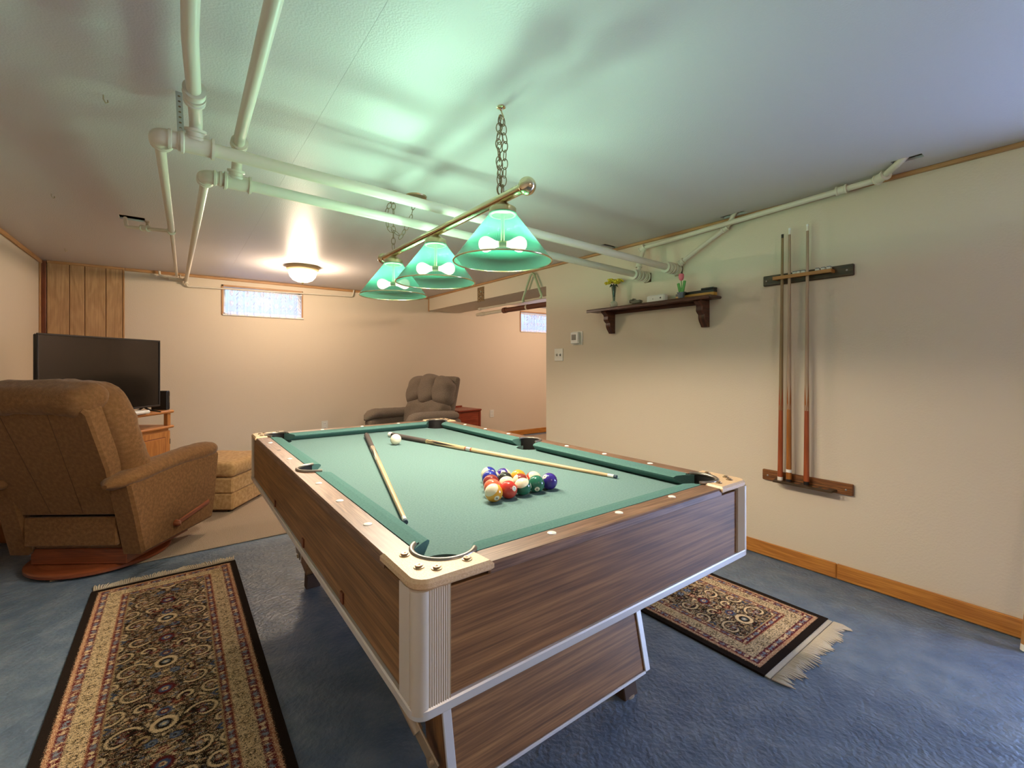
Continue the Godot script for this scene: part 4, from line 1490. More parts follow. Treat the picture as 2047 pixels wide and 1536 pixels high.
func build_rugs() -> void:
	var m := mat("rug_pile", Color.WHITE, 0.97)
	m.albedo_texture = rug_tex()
	m.metallic_specular = 0.1
	var pile := MB.new()
	var hw := 0.316
	var hl := 1.145
	# slightly wavy slab: top grid, skirt
	var nx := 10
	var nz := 36
	var wob := noise(2.2, 5, 2)
	var ht := func(x: float, z: float) -> float:
		return 0.0085 + 0.0016 * wob.get_noise_2d(x * 1.5, z * 1.5)
	for i in nx:
		for j in nz:
			var p := []
			var u := []
			for o in [[0, 0], [1, 0], [1, 1], [0, 1]]:
				var fx := float(i + o[0]) / nx
				var fz := float(j + o[1]) / nz
				var x := (fx * 2 - 1) * hw
				var z := (fz * 2 - 1) * hl
				p.append(Vector3(x, ht.call(x, z), z))
				u.append(Vector2(fx, fz))
			pile.quad(p[0], p[1], p[2], p[3], Vector3.UP, Vector3.UP, Vector3.UP, Vector3.UP, u[0], u[1], u[2], u[3])
	for e in [-1.0, 1.0]:
		for j in nz:
			var z0 := (float(j) / nz * 2 - 1) * hl
			var z1 := (float(j + 1) / nz * 2 - 1) * hl
			var nn := Vector3(e, 0, 0)
			pile.quad(Vector3(e * hw, ht.call(e * hw, z0), z0), Vector3(e * hw, ht.call(e * hw, z1), z1), Vector3(e * (hw + 0.003), 0.001, z1), Vector3(e * (hw + 0.003), 0.001, z0), nn, nn, nn, nn, Vector2(0.01, 0.2), Vector2(0.01, 0.21), Vector2(0.012, 0.21), Vector2(0.012, 0.2))
		for i in nx:
			var x0 := (float(i) / nx * 2 - 1) * hw
			var x1 := (float(i + 1) / nx * 2 - 1) * hw
			var nn := Vector3(0, 0, e)
			pile.quad(Vector3(x0, ht.call(x0, e * hl), e * hl), Vector3(x1, ht.call(x1, e * hl), e * hl), Vector3(x1, 0.001, e * hl), Vector3(x0, 0.001, e * hl), nn, nn, nn, nn, Vector2(0.01, 0.2), Vector2(0.02, 0.2), Vector2(0.02, 0.21), Vector2(0.01, 0.21))
	var mesh := pile.mesh(m)
	var a := thing("persian_runner", "dark Persian runner rug lying on the floor left of the pool table", "rug", Vector3(-0.029, 0.0, -3.155 + 1.145), Basis(), "Persian runner rugs")
	put("pile", mesh, a)
	fringe(a, -1.145, -1.0, 0.085, 0.0, 4)
	var b := thing("persian_runner", "dark Persian runner rug with long cream fringe between pool table and right wall", "rug", Vector3(2.097, 0.0, -0.79 - 1.145), Basis(), "Persian runner rugs")
	put("pile", mesh, b)
	fringe(b, 1.145, 1.0, 0.095, 1.0, 9)
	tag(obj("area_carpet", MB.new().span(Vector3(-0.545, 0.001, -5.6), Vector3(0.66, 0.009, -3.447), 0.003), mats.carpet_beige), "plain beige carpet piece under the brown recliner and ottoman", "carpet")


# ---------------------------------------------------------------- brown recliner
func side_prism(poly_fy: Array, r0: float, r1: float, bev := 0.01) -> MB:
	# polygon in (forward, height) pulled sideways from r0 to r1; local axes x = right, y = up, -z = forward
	var p := PackedVector2Array()
	for q in poly_fy: p.append(Vector2(q.x, q.y))
	# prism axes: x' -> forward (-z), z' -> up (y), y' -> right (x)
	var b := Basis(Vector3(0, 0, -1), Vector3(1, 0, 0), Vector3(0, 1, 0))
	return MB.new().prism(p, r0, r1, bev, bev, Transform3D(b, Vector3.ZERO))


func wrinkle(amp: float, freq: float, sd: int) -> Callable:
	var f := noise(freq, sd, 3)
	return func(p: Vector3, d: Vector3) -> Vector3:
		return p + d * f.get_noise_3d(p.x, p.y, p.z) * amp


func sausage(path: Array, rx: Array, ry: Array, side: Vector3, sd: int, amp := 0.004) -> MB:
	# a stuffed roll along a path with oval rings and rounded ends
	var f := noise(9.0, sd, 2)
	var rings := []
	for i in path.size():
		var t: Vector3 = (path[mini(i + 1, path.size() - 1)] - path[maxi(i - 1, 0)]).normalized()
		var up := side.cross(t).normalized()
		var ring := PackedVector3Array()
		for j in 20:
			var a := TAU * j / 20.0
			var p: Vector3 = path[i] + side * cos(a) * rx[i] + up * sin(a) * ry[i]
			ring.append(p + (p - path[i]).normalized() * f.get_noise_3d(p.x, p.y * 2.0, p.z * 1.6) * amp)
		rings.append(ring)
	return MB.new().loft(rings)


func build_brown_recliner() -> void:
	var fw := Vector3(0.573, 0, -0.819)
	var rt := Vector3(0.819, 0, 0.573)
	var t := thing("brown_recliner", "brown suede recliner seen from behind on a round wooden base", "recliner", Vector3(-0.28, 0.009, -3.735), Basis(rt, Vector3.UP, -fw))
	var su: Material = mats.suede_brown
	# base
	obj("base_disc", MB.new().lathe([Vector2(0, 0.0), Vector2(0.325, 0.0), Vector2(0.336, 0.008), Vector2(0.336, 0.022), Vector2(0.322, 0.034), Vector2(0, 0.036)], 64, Transform3D(Basis(), Vector3(-0.05, 0, 0.06))), mats.mahogany, t)
	obj("base_box", MB.new().span(Vector3(-0.27, 0.036, -0.24), Vector3(0.26, 0.125, 0.27), 0.004), mats.mahogany, t)
	# arms: flared side panels with padded tops
	for s in [-1.0, 1.0]:
		var arm := side_prism([Vector2(-0.29, 0.10), Vector2(0.325, 0.10), Vector2(0.36, 0.25), Vector2(0.40, 0.54), Vector2(0.30, 0.555), Vector2(-0.36, 0.535), Vector2(-0.395, 0.515), Vector2(-0.345, 0.33)], -0.063, 0.063, 0.014)
		var panel := obj("arm_panel", arm, su, t)
		panel.position = Vector3(s * 0.31, 0, 0)
		var path := []
		var rx := []
		var ry := []
		for i in 22:
			var u := i / 21.0
			var swell := sqrt(maxf(0.0, 1.0 - pow(2.0 * u - 1.0, 8.0)))
			var f := lerpf(-0.47, 0.435, u)
			path.append(Vector3(s * 0.307, lerpf(0.545, 0.568, u) - 0.02 * pow(1.0 - u, 3.0) + 0.012 * sin(u * PI), -f))
			rx.append(maxf(0.012, (0.078 + 0.004 * sin(u * 9.0)) * swell))
			ry.append(maxf(0.010, lerpf(0.045, 0.062, u) * swell))
		obj("arm_pad", sausage(path, rx, ry, Vector3.RIGHT, 31 + int(s)), su, t)
	# seat
	obj("seat_cushion", MB.new().cushion(Vector3(0.50, 0.2, 0.62), 0.07, 12, Transform3D(Basis(), Vector3(0, 0.36, -0.09)), wrinkle(0.01, 6.0, 3)), su, t)
	obj("seat_box", MB.new().span(Vector3(-0.25, 0.125, -0.30), Vector3(0.25, 0.30, 0.27), 0.01), su, t)
	obj("rear_panel", MB.new().box(Vector3(0, 0.24, 0.312), Vector3(0.50, 0.16, 0.03), 0.006), su, t)
	# leaning back: a firm outer shell and, in front of it, plump cushions that bulge past it
	var lean := atan2(0.255, 0.63)
	var tilt := Transform3D(Basis(Vector3.RIGHT, lean), Vector3(0, 0.33, 0.33))
	var shell := PackedVector2Array([Vector2(-0.255, 0.0), Vector2(0.255, 0.0), Vector2(0.30, 0.30), Vector2(0.305, 0.63), Vector2(0.285, 0.66), Vector2(-0.285, 0.66), Vector2(-0.305, 0.63), Vector2(-0.30, 0.30)])
	var up := Basis(Vector3(1, 0, 0), Vector3(0, 0, 1), Vector3(0, -1, 0))
	var flip := PackedVector2Array()
	for q in shell: flip.append(Vector2(q.x, -q.y))
	obj("back_shell", MB.new().prism(flip, -0.095, 0.0, 0.012, 0.004, tilt * Transform3D(up, Vector3.ZERO)), su, t)
	for x in [-0.1, 0.09]:
		obj("back_seam", MB.new().rod(tilt * Vector3(x * 0.9, 0.02, 0.0005), tilt * Vector3(x * 1.25, 0.66, 0.0005), 0.0011, 6), mats.suede_seam, t)
	var puff := noise(4.5, 8, 3)
	var plump := func(p: Vector3, d: Vector3) -> Vector3:
		var q := p
		# fuller towards the sides of the upper half and gathered at the foot
		q.x *= 1.0 + 0.03 * sin(clampf((p.y + 0.36) / 0.72, 0.0, 1.0) * PI) - 0.20 * pow(clampf((p.y - 0.05) / 0.31, 0.0, 1.0), 2.2)
		return q + d * (puff.get_noise_3d(p.x, p.y * 1.6, p.z) * 0.018)
	obj("back_cushion", MB.new().cushion(Vector3(0.675, 0.68, 0.22), 0.108, 22, tilt * Transform3D(Basis(), Vector3(0, 0.392, -0.18)), plump), su, t)
	var head := func(p: Vector3, d: Vector3) -> Vector3:
		var q := p
		q.y -= 0.045 * pow(absf(p.x) / 0.34, 2.5)
		return q + d * (puff.get_noise_3d(p.x * 1.3 + 5.0, p.y * 1.6, p.z) * 0.016)
	obj("head_roll", MB.new().cushion(Vector3(0.60, 0.16, 0.22), 0.078, 20, tilt * Transform3D(Basis(), Vector3(0, 0.694, -0.085)), head), su, t)
	# lever
	var lever := MB.new()
	lever.tube([Vector3(0.372, 0.19, 0.045), Vector3(0.395, 0.185, 0.045), Vector3(0.405, 0.185, 0.04)], [0.02, 0.02, 0.014], 16)
	lever.box(Vector3(0.392, 0.212, -0.105), Vector3(0.012, 0.03, 0.30), 0.005, Basis(Vector3.RIGHT, 0.14))
	obj("lever", lever, mats.mahogany, t)


func build_ottoman() -> void:
	var fw := Vector3(0.573, 0, -0.819)
	var rt := Vector3(0.819, 0, 0.573)
	var at := Vector3(0.36, 0.009, -4.15) + fw * 0.26 - rt * 0.25
	var t := thing("ottoman", "square tan suede ottoman with a banded skirt in front of the brown recliner", "ottoman", at, Basis(rt, Vector3.UP, -fw))
	obj("lower_band", MB.new().box(Vector3(0, 0.085, 0), Vector3(0.50, 0.13, 0.52), 0.012), mats.suede_tan, t)
	obj("upper_band", MB.new().box(Vector3(0, 0.212, 0), Vector3(0.505, 0.12, 0.525), 0.012), mats.suede_tan, t)
	obj("top_cushion", MB.new().cushion(Vector3(0.52, 0.13, 0.54), 0.05, 14, Transform3D(Basis(), Vector3(0, 0.335, 0)), wrinkle(0.012, 4.0, 12)), mats.suede_tan, t)
	for q in [Vector2(-0.2, -0.2), Vector2(0.2, -0.2), Vector2(0.2, 0.2), Vector2(-0.2, 0.2)]:
		obj("foot", MB.new().lathe([Vector2(0.02, 0), Vector2(0.02, 0.022)], 12, Transform3D(Basis(), Vector3(q.x, 0, q.y))), mats.cue_black, t)


# ---------------------------------------------------------------- television corner
func build_tv_corner() -> void:
	# screen runs from (-0.67, -4.07) to (-0.07, -4.86); it faces the room
	var right := Vector3(0.60, 0, -0.79).normalized()
	var out := Vector3(0.79, 0, 0.60).normalized()
	var b := Basis(right, Vector3.UP, out)
	var mid := Vector3(-0.37, 0, -4.465)
	var s := thing("tv_stand", "golden oak television stand with open shelf and panelled doors", "cabinet", mid - out * 0.19 + Vector3(0, 0.009, 0), b)
	var oak: Material = mats.oak
	obj("top_board", MB.new().span(Vector3(-0.44, 0.745, -0.19), Vector3(0.595, 0.772, 0.20), 0.009), oak, s)
	obj("shelf_board", MB.new().span(Vector3(-0.44, 0.615, -0.19), Vector3(0.595, 0.640, 0.20), 0.009), oak, s)
	obj("cabinet_body", MB.new().span(Vector3(-0.415, 0.0, -0.19), Vector3(0.57, 0.615, 0.165), 0.004), oak, s)
	for x in [-0.41, 0.552]:
		for z in [-0.165, 0.165]:
			obj("shelf_post", MB.new().box(Vector3(x, 0.6925, z), Vector3(0.036, 0.105, 0.036), 0.003), oak, s)
	for x in [-0.165, 0.325]:
		var d := obj("door", MB.new().span(Vector3(x - 0.24, 0.06, 0.165), Vector3(x + 0.24, 0.595, 0.183), 0.004), oak, s)
		obj("door_panel", MB.new().span(Vector3(x - 0.178, 0.115, 0.183), Vector3(x + 0.178, 0.54, 0.188), 0.004, Vector2(0.2, 0.3)), oak, d)
		var groove := MB.new()
		for e in [[-0.184, 0.109, -0.178, 0.546], [0.178, 0.109, 0.184, 0.546], [-0.184, 0.54, 0.184, 0.546], [-0.184, 0.109, 0.184, 0.115]]:
			groove.span(Vector3(x + e[0], e[1], 0.182), Vector3(x + e[2], e[3], 0.1845))
		obj("door_groove", groove, mats.jamb_wood, d)
		obj("hinge", MB.new().box(Vector3(x + 0.236 * signf(x), 0.50, 0.178), Vector3(0.008, 0.045, 0.012), 0.001), mats.cue_black, d)
		obj("knob", MB.new().ball(0.013, Vector3(x - 0.205 * signf(x), 0.36, 0.196), 14), mats.brass_dull, d)
	var cord := MB.new()
	cord.tube([Vector3(0.26, 0.745, -0.10), Vector3(0.25, 0.70, -0.09), Vector3(0.235, 0.66, -0.08), Vector3(0.24, 0.644, -0.06)], 0.0025, 6)
	cord.tube([Vector3(0.20, 0.745, -0.10), Vector3(0.222, 0.70, -0.09), Vector3(0.236, 0.66, -0.08)], 0.0025, 6)
	obj("cord", cord, mats.cue_black, s)
	var t := thing("television", "large black flat screen television standing on the oak stand", "television", mid + Vector3(0, 0.781, 0) - out * 0.05, b)
	var w := 0.496
	obj("back_case", MB.new().span(Vector3(-w + 0.008, 0.045, -0.03), Vector3(w - 0.008, 0.595, 0.0), 0.006), mats.black_plastic, t)
	var bz := MB.new()
	bz.span(Vector3(-w, 0.588, 0), Vector3(w, 0.60, 0.012), 0.003).span(Vector3(-w, 0.04, 0), Vector3(w, 0.054, 0.012), 0.003)
	bz.span(Vector3(-w, 0.054, 0), Vector3(-w + 0.012, 0.588, 0.012), 0.003).span(Vector3(w - 0.012, 0.054, 0), Vector3(w, 0.588, 0.012), 0.003)
	obj("bezel", bz, mats.tv_bezel, t)
	obj("screen", MB.new().span(Vector3(-w + 0.011, 0.053, 0), Vector3(w - 0.011, 0.589, 0.006)), mats.tv_screen, t)
	for x in [-0.36, 0.36]:
		var leg := MB.new()
		leg.tube([Vector3(x, 0.045, -0.02), Vector3(x, 0.02, 0.03), Vector3(x, 0.005, 0.12)], [0.008, 0.007, 0.005], 8)
		leg.tube([Vector3(x, 0.045, -0.02), Vector3(x, 0.02, -0.06), Vector3(x, 0.005, -0.12)], [0.008, 0.007, 0.005], 8)
		obj("stand_leg", leg, mats.black_plastic, t)
	var box := mid - out * 0.05 + right * 0.20 + out * 0.03
	tag(obj("streaming_box", MB.new().box(Vector3.ZERO, Vector3(0.20, 0.028, 0.12), 0.009), mats.white_plastic), "small white set-top box under the television", "electronics")
	get_node("streaming_box").transform = Transform3D(b, box + Vector3(0, 0.7945, 0))
	var mo := thing("modem", "upright black modem at the right end of the oak stand", "electronics", mid + right * 0.560 - out * 0.09 + Vector3(0, 0.781, 0), b)
	obj("case", MB.new().box(Vector3(0, 0.085, 0), Vector3(0.035, 0.165, 0.14), 0.005), mats.black_plastic, mo)
	obj("front_trim", MB.new().box(Vector3(0.006, 0.085, 0.07), Vector3(0.016, 0.15, 0.006), 0.002), mats.tv_bezel, mo)
	for k in 5:
		obj("indicator", MB.new().box(Vector3(0.006, 0.07 + k * 0.012, 0.0735), Vector3(0.006, 0.004, 0.002), 0.0005), mats.brass_dull, mo)


# ---------------------------------------------------------------- grey recliner and side table
func build_grey_recliner() -> void:
	var fw := Vector3(-0.955, 0, 0.296)
	var rt := Vector3(-fw.z, 0, fw.x)
	var t := thing("grey_recliner", "grey brown chenille recliner with tufted back near the far wall", "recliner", Vector3(2.30, 0.0, -5.01), Basis(rt, Vector3.UP, -fw))
	var ch: Material = mats.chenille_grey
	obj("base_frame", MB.new().span(Vector3(-0.36, 0.03, -0.36), Vector3(0.36, 0.20, 0.34), 0.02), ch, t)
	for q in [Vector2(-0.3, -0.3), Vector2(0.3, -0.3), Vector2(0.3, 0.28), Vector2(-0.3, 0.28)]:
		obj("foot", MB.new().lathe([Vector2(0.025, 0), Vector2(0.03, 0.035)], 12, Transform3D(Basis(), Vector3(q.x, 0, q.y))), mats.cue_black, t)
	obj("seat_cushion", MB.new().cushion(Vector3(0.50, 0.24, 0.60), 0.09, 14, Transform3D(Basis(), Vector3(0, 0.36, -0.10)), wrinkle(0.015, 5.0, 4)), ch, t)
	obj("footrest", MB.new().cushion(Vector3(0.5, 0.26, 0.12), 0.05, 10, Transform3D(Basis(), Vector3(0, 0.22, -0.40)), wrinkle(0.01, 5.0, 9)), ch, t)
	for s in [-1.0, 1.0]:
		obj("arm_box", MB.new().cushion(Vector3(0.15, 0.46, 0.76), 0.05, 12, Transform3D(Basis(), Vector3(s * 0.37, 0.30, -0.03)), wrinkle(0.008, 5.0, 14)), ch, t)
		var path := []
		var rx := []
		var ry := []
		for i in 20:
			var u := i / 19.0
			var swell := sqrt(maxf(0.0, 1.0 - pow(2.0 * u - 1.0, 6.0)))
			var droop := -0.07 * pow(1.0 - clampf(u / 0.18, 0.0, 1.0), 2.0)
			path.append(Vector3(s * 0.37, 0.592 + droop - 0.03 * u, lerpf(-0.44, 0.34, u)))
			rx.append(maxf(0.015, 0.095 * swell))
			ry.append(maxf(0.012, 0.062 * swell))
		obj("arm_pad", sausage(path, rx, ry, Vector3.RIGHT, 61 + int(s), 0.006), ch, t)
	var tilt := Transform3D(Basis(Vector3.RIGHT, 0.26), Vector3(0, 0.42, 0.16))
	obj("back_shell", MB.new().cushion(Vector3(0.66, 0.70, 0.10), 0.045, 10, tilt * Transform3D(Basis(), Vector3(0, 0.30, 0.10))), ch, t)
	var lum := func(p: Vector3, d: Vector3) -> Vector3:
		return p + d * 0.012 * sin(p.x * 26.0 + p.y * 30.0)
	obj("lumbar_cushion", MB.new().cushion(Vector3(0.68, 0.38, 0.22), 0.10, 16, tilt * Transform3D(Basis(), Vector3(0, 0.13, -0.02)), lum), ch, t)
	# tufted head cushion in three sections
	for k in [-1, 0, 1]:
		var wide := 0.30 if k == 0 else 0.29
		var deep := 0.26 if k == 0 else 0.235
		var arch := func(p: Vector3, d: Vector3) -> Vector3:
			var q := p
			if k != 0: q.y -= 0.06 * pow(clampf(k * p.x / 0.145 * 0.5 + 0.5, 0.0, 1.0), 2.0)
			else: q.y += (-0.03 if p.y < 0 else 0.012) * cos(p.x / 0.15 * PI / 2)
			return q + d * 0.006 * sin(p.y * 40.0 + p.x * 22.0)
		obj("head_section", MB.new().cushion(Vector3(wide, 0.35, deep), 0.11, 16, tilt * Transform3D(Basis(), Vector3(k * 0.225, 0.455, -0.02)), arch), ch, t)
	var st := thing("side_table", "small cherry red side table behind the grey recliner", "side table", Vector3(3.17, 0, -5.45), Basis(Vector3.UP, 0.15))
	var ck: Material = mats.cherry_red
	obj("table_top", MB.new().box(Vector3(0, 0.545, 0), Vector3(0.42, 0.024, 0.46), 0.008), ck, st)
	obj("table_rim", MB.new().box(Vector3(0, 0.566, -0.2), Vector3(0.40, 0.02, 0.015), 0.003), ck, st)
	obj("drawer_box", MB.new().box(Vector3(0, 0.40, 0), Vector3(0.38, 0.266, 0.42), 0.004), ck, st)
	for q in [Vector2(-0.185, -0.2), Vector2(0.185, -0.2), Vector2(0.185, 0.2), Vector2(-0.185, 0.2)]:
		obj("leg", MB.new().box(Vector3(q.x, 0.266, q.y), Vector3(0.034, 0.532, 0.034), 0.004), ck, st)
	obj("lower_shelf", MB.new().box(Vector3(0, 0.12, 0), Vector3(0.36, 0.018, 0.40), 0.003), ck, st)
	var dr := obj("drawer_front", MB.new().box(Vector3(-0.194, 0.42, 0), Vector3(0.016, 0.17, 0.34), 0.004), ck, st)
	obj("knob", MB.new().ball(0.013, Vector3(-0.21, 0.42, 0), 12), mats.brass_dull, dr)


# ---------------------------------------------------------------- heating pipes
func pipe(parent: Node, called: String, path: Array, r: float, seg := 16) -> void:
	# rounded at the bends
	var out := []
	for i in path.size():
		if i == 0 or i == path.size() - 1:
			out.append(path[i])
			continue
		var a: Vector3 = path[i - 1] - path[i]
		var b: Vector3 = path[i + 1] - path[i]
		var k := minf(r * 2.0, minf(a.length(), b.length()) * 0.45)
		var p0: Vector3 = path[i] + a.normalized() * k
		var p1: Vector3 = path[i] + b.normalized() * k
		for e in 6:
			var f := e / 5.0
			out.append(p0.lerp(path[i], f).lerp(path[i].lerp(p1, f), f))
	obj(called, MB.new().tube(out, r, seg), mats.pipe_paint, parent)


func collar(parent: Node, called: String, at: Vector3, dir: Vector3, r: float, long: float, bead := 0.004) -> void:
	# fitting sleeve with a raised bead at each mouth
	var prof := [Vector2(0.0, -long / 2), Vector2(r + bead, -long / 2), Vector2(r + bead, -long / 2 + 0.008), Vector2(r, -long / 2 + 0.011), Vector2(r, long / 2 - 0.011), Vector2(r + bead, long / 2 - 0.008), Vector2(r + bead, long / 2), Vector2(0, long / 2)]
	obj(called, MB.new().lathe(prof, 24, along(at, at + dir)), mats.pipe_paint, parent)


func build_pipes() -> void:
	var zA := -1.881
	var zB := -2.147
	# upper cross main with its left elbow and tee
	var a := thing("cross_pipe", "thick white painted heating pipe crossing the ceiling in front, nearer the camera", "pipe", Vector3.ZERO, Basis(), "white painted heating pipes")
	pipe(a, "pipe_body", [Vector3(0.10, 1.930, zA), Vector3(2.90, 1.858, zA)], 0.0225, 22)
	pipe(a, "elbow", [Vector3(0.03, 1.932, zA), Vector3(-0.045, 1.934, zA), Vector3(-0.043, 1.940, zA - 0.07)], 0.028, 20)
	collar(a, "collar", Vector3(-0.035, 1.938, zA - 0.05), Vector3(0, 0.05, -1), 0.028, 0.03)
	collar(a, "collar", Vector3(-0.002, 1.933, zA), Vector3.RIGHT, 0.0275, 0.034)
	collar(a, "tee", Vector3(0.062, 1.931, zA), Vector3.RIGHT, 0.030, 0.095, 0.006)
	collar(a, "tee_branch", Vector3(0.055, 1.962, zA + 0.008), Vector3(0, 1, 0.25), 0.026, 0.036, 0.006)
	for k in 4:
		collar(a, "wall_fitting", Vector3(2.762 + k * 0.036, 1.861 - 0.001 * k, zA), Vector3.RIGHT, 0.034 + 0.003 * (k % 2), 0.034, 0.005)
	# perforated strap that holds it up
	var strap := thing("pipe_strap", "perforated metal strap holding the front cross pipe to the ceiling", "strap", Vector3(0.018, 1.933, zA))
	var band := MB.new()
	for i in 14:
		var a0 := PI * 0.02 + PI * 1.96 * i / 14.0 + PI / 2
		band.box(Vector3(0, sin(a0) * 0.0292, cos(a0) * 0.0292), Vector3(0.018, 0.0135, 0.0016), 0.0, Basis(Vector3.RIGHT, -a0 + PI / 2) * Basis(Vector3.RIGHT, PI / 2))
	obj("band", band, mats.pipe_paint, strap)
	var s0 := Vector3(-0.003, 0.031, 0.0)
	var s1 := Vector3(-0.008, CEIL - 1.933, -0.075)
	obj("strap_tail", MB.new().box((s0 + s1) * 0.5, Vector3(0.019, s0.distance_to(s1), 0.0016), 0.0, along(s0, s1).basis), mats.galvanized, strap)
	for i in 7:
		var p := s0.lerp(s1, (i + 0.7) / 7.6)
		obj("strap_hole", MB.new().lathe([Vector2(0, 0.0012), Vector2(0.0042, 0.0012)], 10, Transform3D(along(s0, s1).basis * Basis(Vector3.RIGHT, PI / 2), p)), mats.rusted_plate, strap)
	obj("strap_screw", MB.new().rod(s0 + Vector3(0, 0.003, 0.004), s0 + Vector3(0, 0.003, 0.012), 0.006, 10), mats.galvanized, strap)
	# lower cross main
	var b := thing("cross_pipe", "thick white painted heating pipe crossing the ceiling behind the nearer one", "pipe", Vector3.ZERO, Basis(), "white painted heating pipes")
	pipe(b, "pipe_body", [Vector3(0.24, 1.922, zB), Vector3(2.90, 1.848, zB)], 0.0225, 22)
	pipe(b, "elbow", [Vector3(0.165, 1.924, zB), Vector3(0.098, 1.926, zB), Vector3(0.098, 1.932, zB - 0.07)], 0.026, 20)
	collar(b, "collar", Vector3(0.098, 1.930, zB - 0.052), Vector3(0, 0.05, -1), 0.027, 0.03)
	collar(b, "collar", Vector3(0.136, 1.925, zB), Vector3.RIGHT, 0.026, 0.028)
	pipe(b, "nipple", [Vector3(0.13, 1.925, zB), Vector3(0.18, 1.924, zB)], 0.019)
	collar(b, "tee", Vector3(0.205, 1.923, zB), Vector3.RIGHT, 0.029, 0.095, 0.006)
	collar(b, "tee_branch", Vector3(0.198, 1.953, zB + 0.008), Vector3(0, 1, 0.25), 0.025, 0.034, 0.006)
	for k in 4:
		collar(b, "wall_fitting", Vector3(2.752 + k * 0.040, 1.851 - 0.001 * k, zB), Vector3.RIGHT, 0.034 + 0.003 * (k % 2), 0.038, 0.005)
	# branches that run towards and past the camera
	var c := thing("branch_pipe", "white painted pipe running overhead from the nearer cross pipe, left of its twin", "pipe", Vector3.ZERO, Basis(), "white painted heating pipes")
	pipe(c, "pipe_body", [Vector3(0.056, 1.955, zA + 0.006), Vector3(0.056, 2.000, zA + 0.03), Vector3(0.030, 2.008, -1.40), Vector3(-0.03, 2.012, 2.2)], 0.019, 20)
	collar(c, "union", Vector3(0.048, 2.005, -1.70), Vector3(0, 0.0, 1), 0.025, 0.034, 0.005)
	collar(c, "union", Vector3(0.046, 2.006, -1.66), Vector3(0, 0.0, 1), 0.0275, 0.03, 0.003)
	var d := thing("branch_pipe", "white painted pipe running overhead from the farther cross pipe, right of its twin", "pipe", Vector3.ZERO, Basis(), "white painted heating pipes")
	pipe(d, "pipe_body", [Vector3(0.199, 1.948, zB + 0.006), Vector3(0.199, 1.992, zB + 0.03), Vector3(0.186, 2.0, -1.90), Vector3(0.14, 2.01, 2.2)], 0.0185, 20)
	collar(d, "coupling", Vector3(0.19, 2.0, -1.94), Vector3(0, 0, 1), 0.0235, 0.03, 0.005)
	# two runs back to the far wall
	var e := thing("return_pipe", "white painted pipe running back along the ceiling, leftmost of the pair", "pipe", Vector3.ZERO, Basis(), "white painted heating pipes")
	pipe(e, "pipe_body", [Vector3(-0.043, 1.938, zA - 0.05), Vector3(-0.018, 2.0, -3.47)], 0.0165)
	pipe(e, "pipe_tail", [Vector3(-0.018, 2.0, -3.44), Vector3(0.012, 2.075, -5.70)], 0.0115)
	collar(e, "reducer", Vector3(-0.018, 2.0, -3.47), Vector3(0, 0.03, -1), 0.0185, 0.04)
	pipe(e, "bleed_branch", [Vector3(-0.025, 2.005, -3.50), Vector3(-0.245, 2.045, -3.72), Vector3(-0.256, 2.115, -3.78)], 0.0105)
	collar(e, "bleed_valve", Vector3(-0.15, 2.030, -3.625), Vector3(-0.22, 0.04, -0.22), 0.016, 0.05)
	obj("valve_knob", MB.new().lathe([Vector2(0.007, 0), Vector2(0.007, 0.024), Vector2(0.013, 0.026), Vector2(0.013, 0.034), Vector2(0, 0.035)], 14, Transform3D(Basis(), Vector3(-0.14, 2.04, -3.615))), mats.worn_steel, e)
	var f := thing("return_pipe", "white painted pipe running back along the ceiling, right one of the pair", "pipe", Vector3.ZERO, Basis(), "white painted heating pipes")
	pipe(f, "pipe_body", [Vector3(0.098, 1.930, zB - 0.05), Vector3(0.092, 2.055, -5.80)], 0.0165)
	collar(f, "end_tee", Vector3(0.092, 2.05, -5.82), Vector3.UP, 0.018, 0.06)
	pipe(f, "valve_branch", [Vector3(0.085, 2.055, -5.82), Vector3(-0.10, 2.075, -5.82), Vector3(-0.125, 2.085, -5.82), Vector3(-0.13, 2.126, -5.82)], 0.0105)
	collar(f, "valve", Vector3(-0.02, 2.066, -5.82), Vector3.RIGHT, 0.016, 0.07)
	obj("valve_knob", MB.new().lathe([Vector2(0.007, 0), Vector2(0.007, 0.024), Vector2(0.012, 0.026), Vector2(0.012, 0.032), Vector2(0, 0.033)], 12, Transform3D(Basis(), Vector3(0.04, 2.075, -5.82))), mats.worn_steel, f)
	var g := thing("wall_pipe", "thin white pipe along the top of the far wall over the lace window", "pipe", Vector3.ZERO, Basis(), "white painted heating pipes")
	pipe(g, "pipe_body", [Vector3(0.092, 2.03, -5.835), Vector3(0.10, 1.998, -5.85), Vector3(0.35, 2.005, -5.85), Vector3(1.82, 2.045, -5.85), Vector3(1.84, 2.13, -5.85)], 0.009, 12)
	# pipes on the right wall
	var k := thing("wall_pipe", "white painted pipe along the top of the right wall rising into the ceiling hole", "pipe", Vector3.ZERO, Basis(), "white painted heating pipes")
	pipe(k, "pipe_body", [Vector3(2.80, 1.885, zB + 0.0), Vector3(2.82, 2.0, zB + 0.01), Vector3(2.835, 2.060, -2.12), Vector3(2.832, 2.112, -0.70), Vector3(2.70, 2.12, -0.60), Vector3(2.715, 2.18, -0.55)], 0.0155, 16)
	collar(k, "elbow_fitting", Vector3(2.83, 2.053, -2.135), Vector3(0, 0.6, 1), 0.021, 0.05)
	collar(k, "riser_collar", Vector3(2.803, 1.93, zB), Vector3(0.1, 1, 0), 0.021, 0.04)
	collar(k, "coupling", Vector3(2.833, 2.106, -0.865), Vector3(0, 0.03, 1), 0.021, 0.05)
	collar(k, "elbow_fitting", Vector3(2.806, 2.110, -0.69), Vector3(-0.6, 0.05, 0.7), 0.023, 0.06)
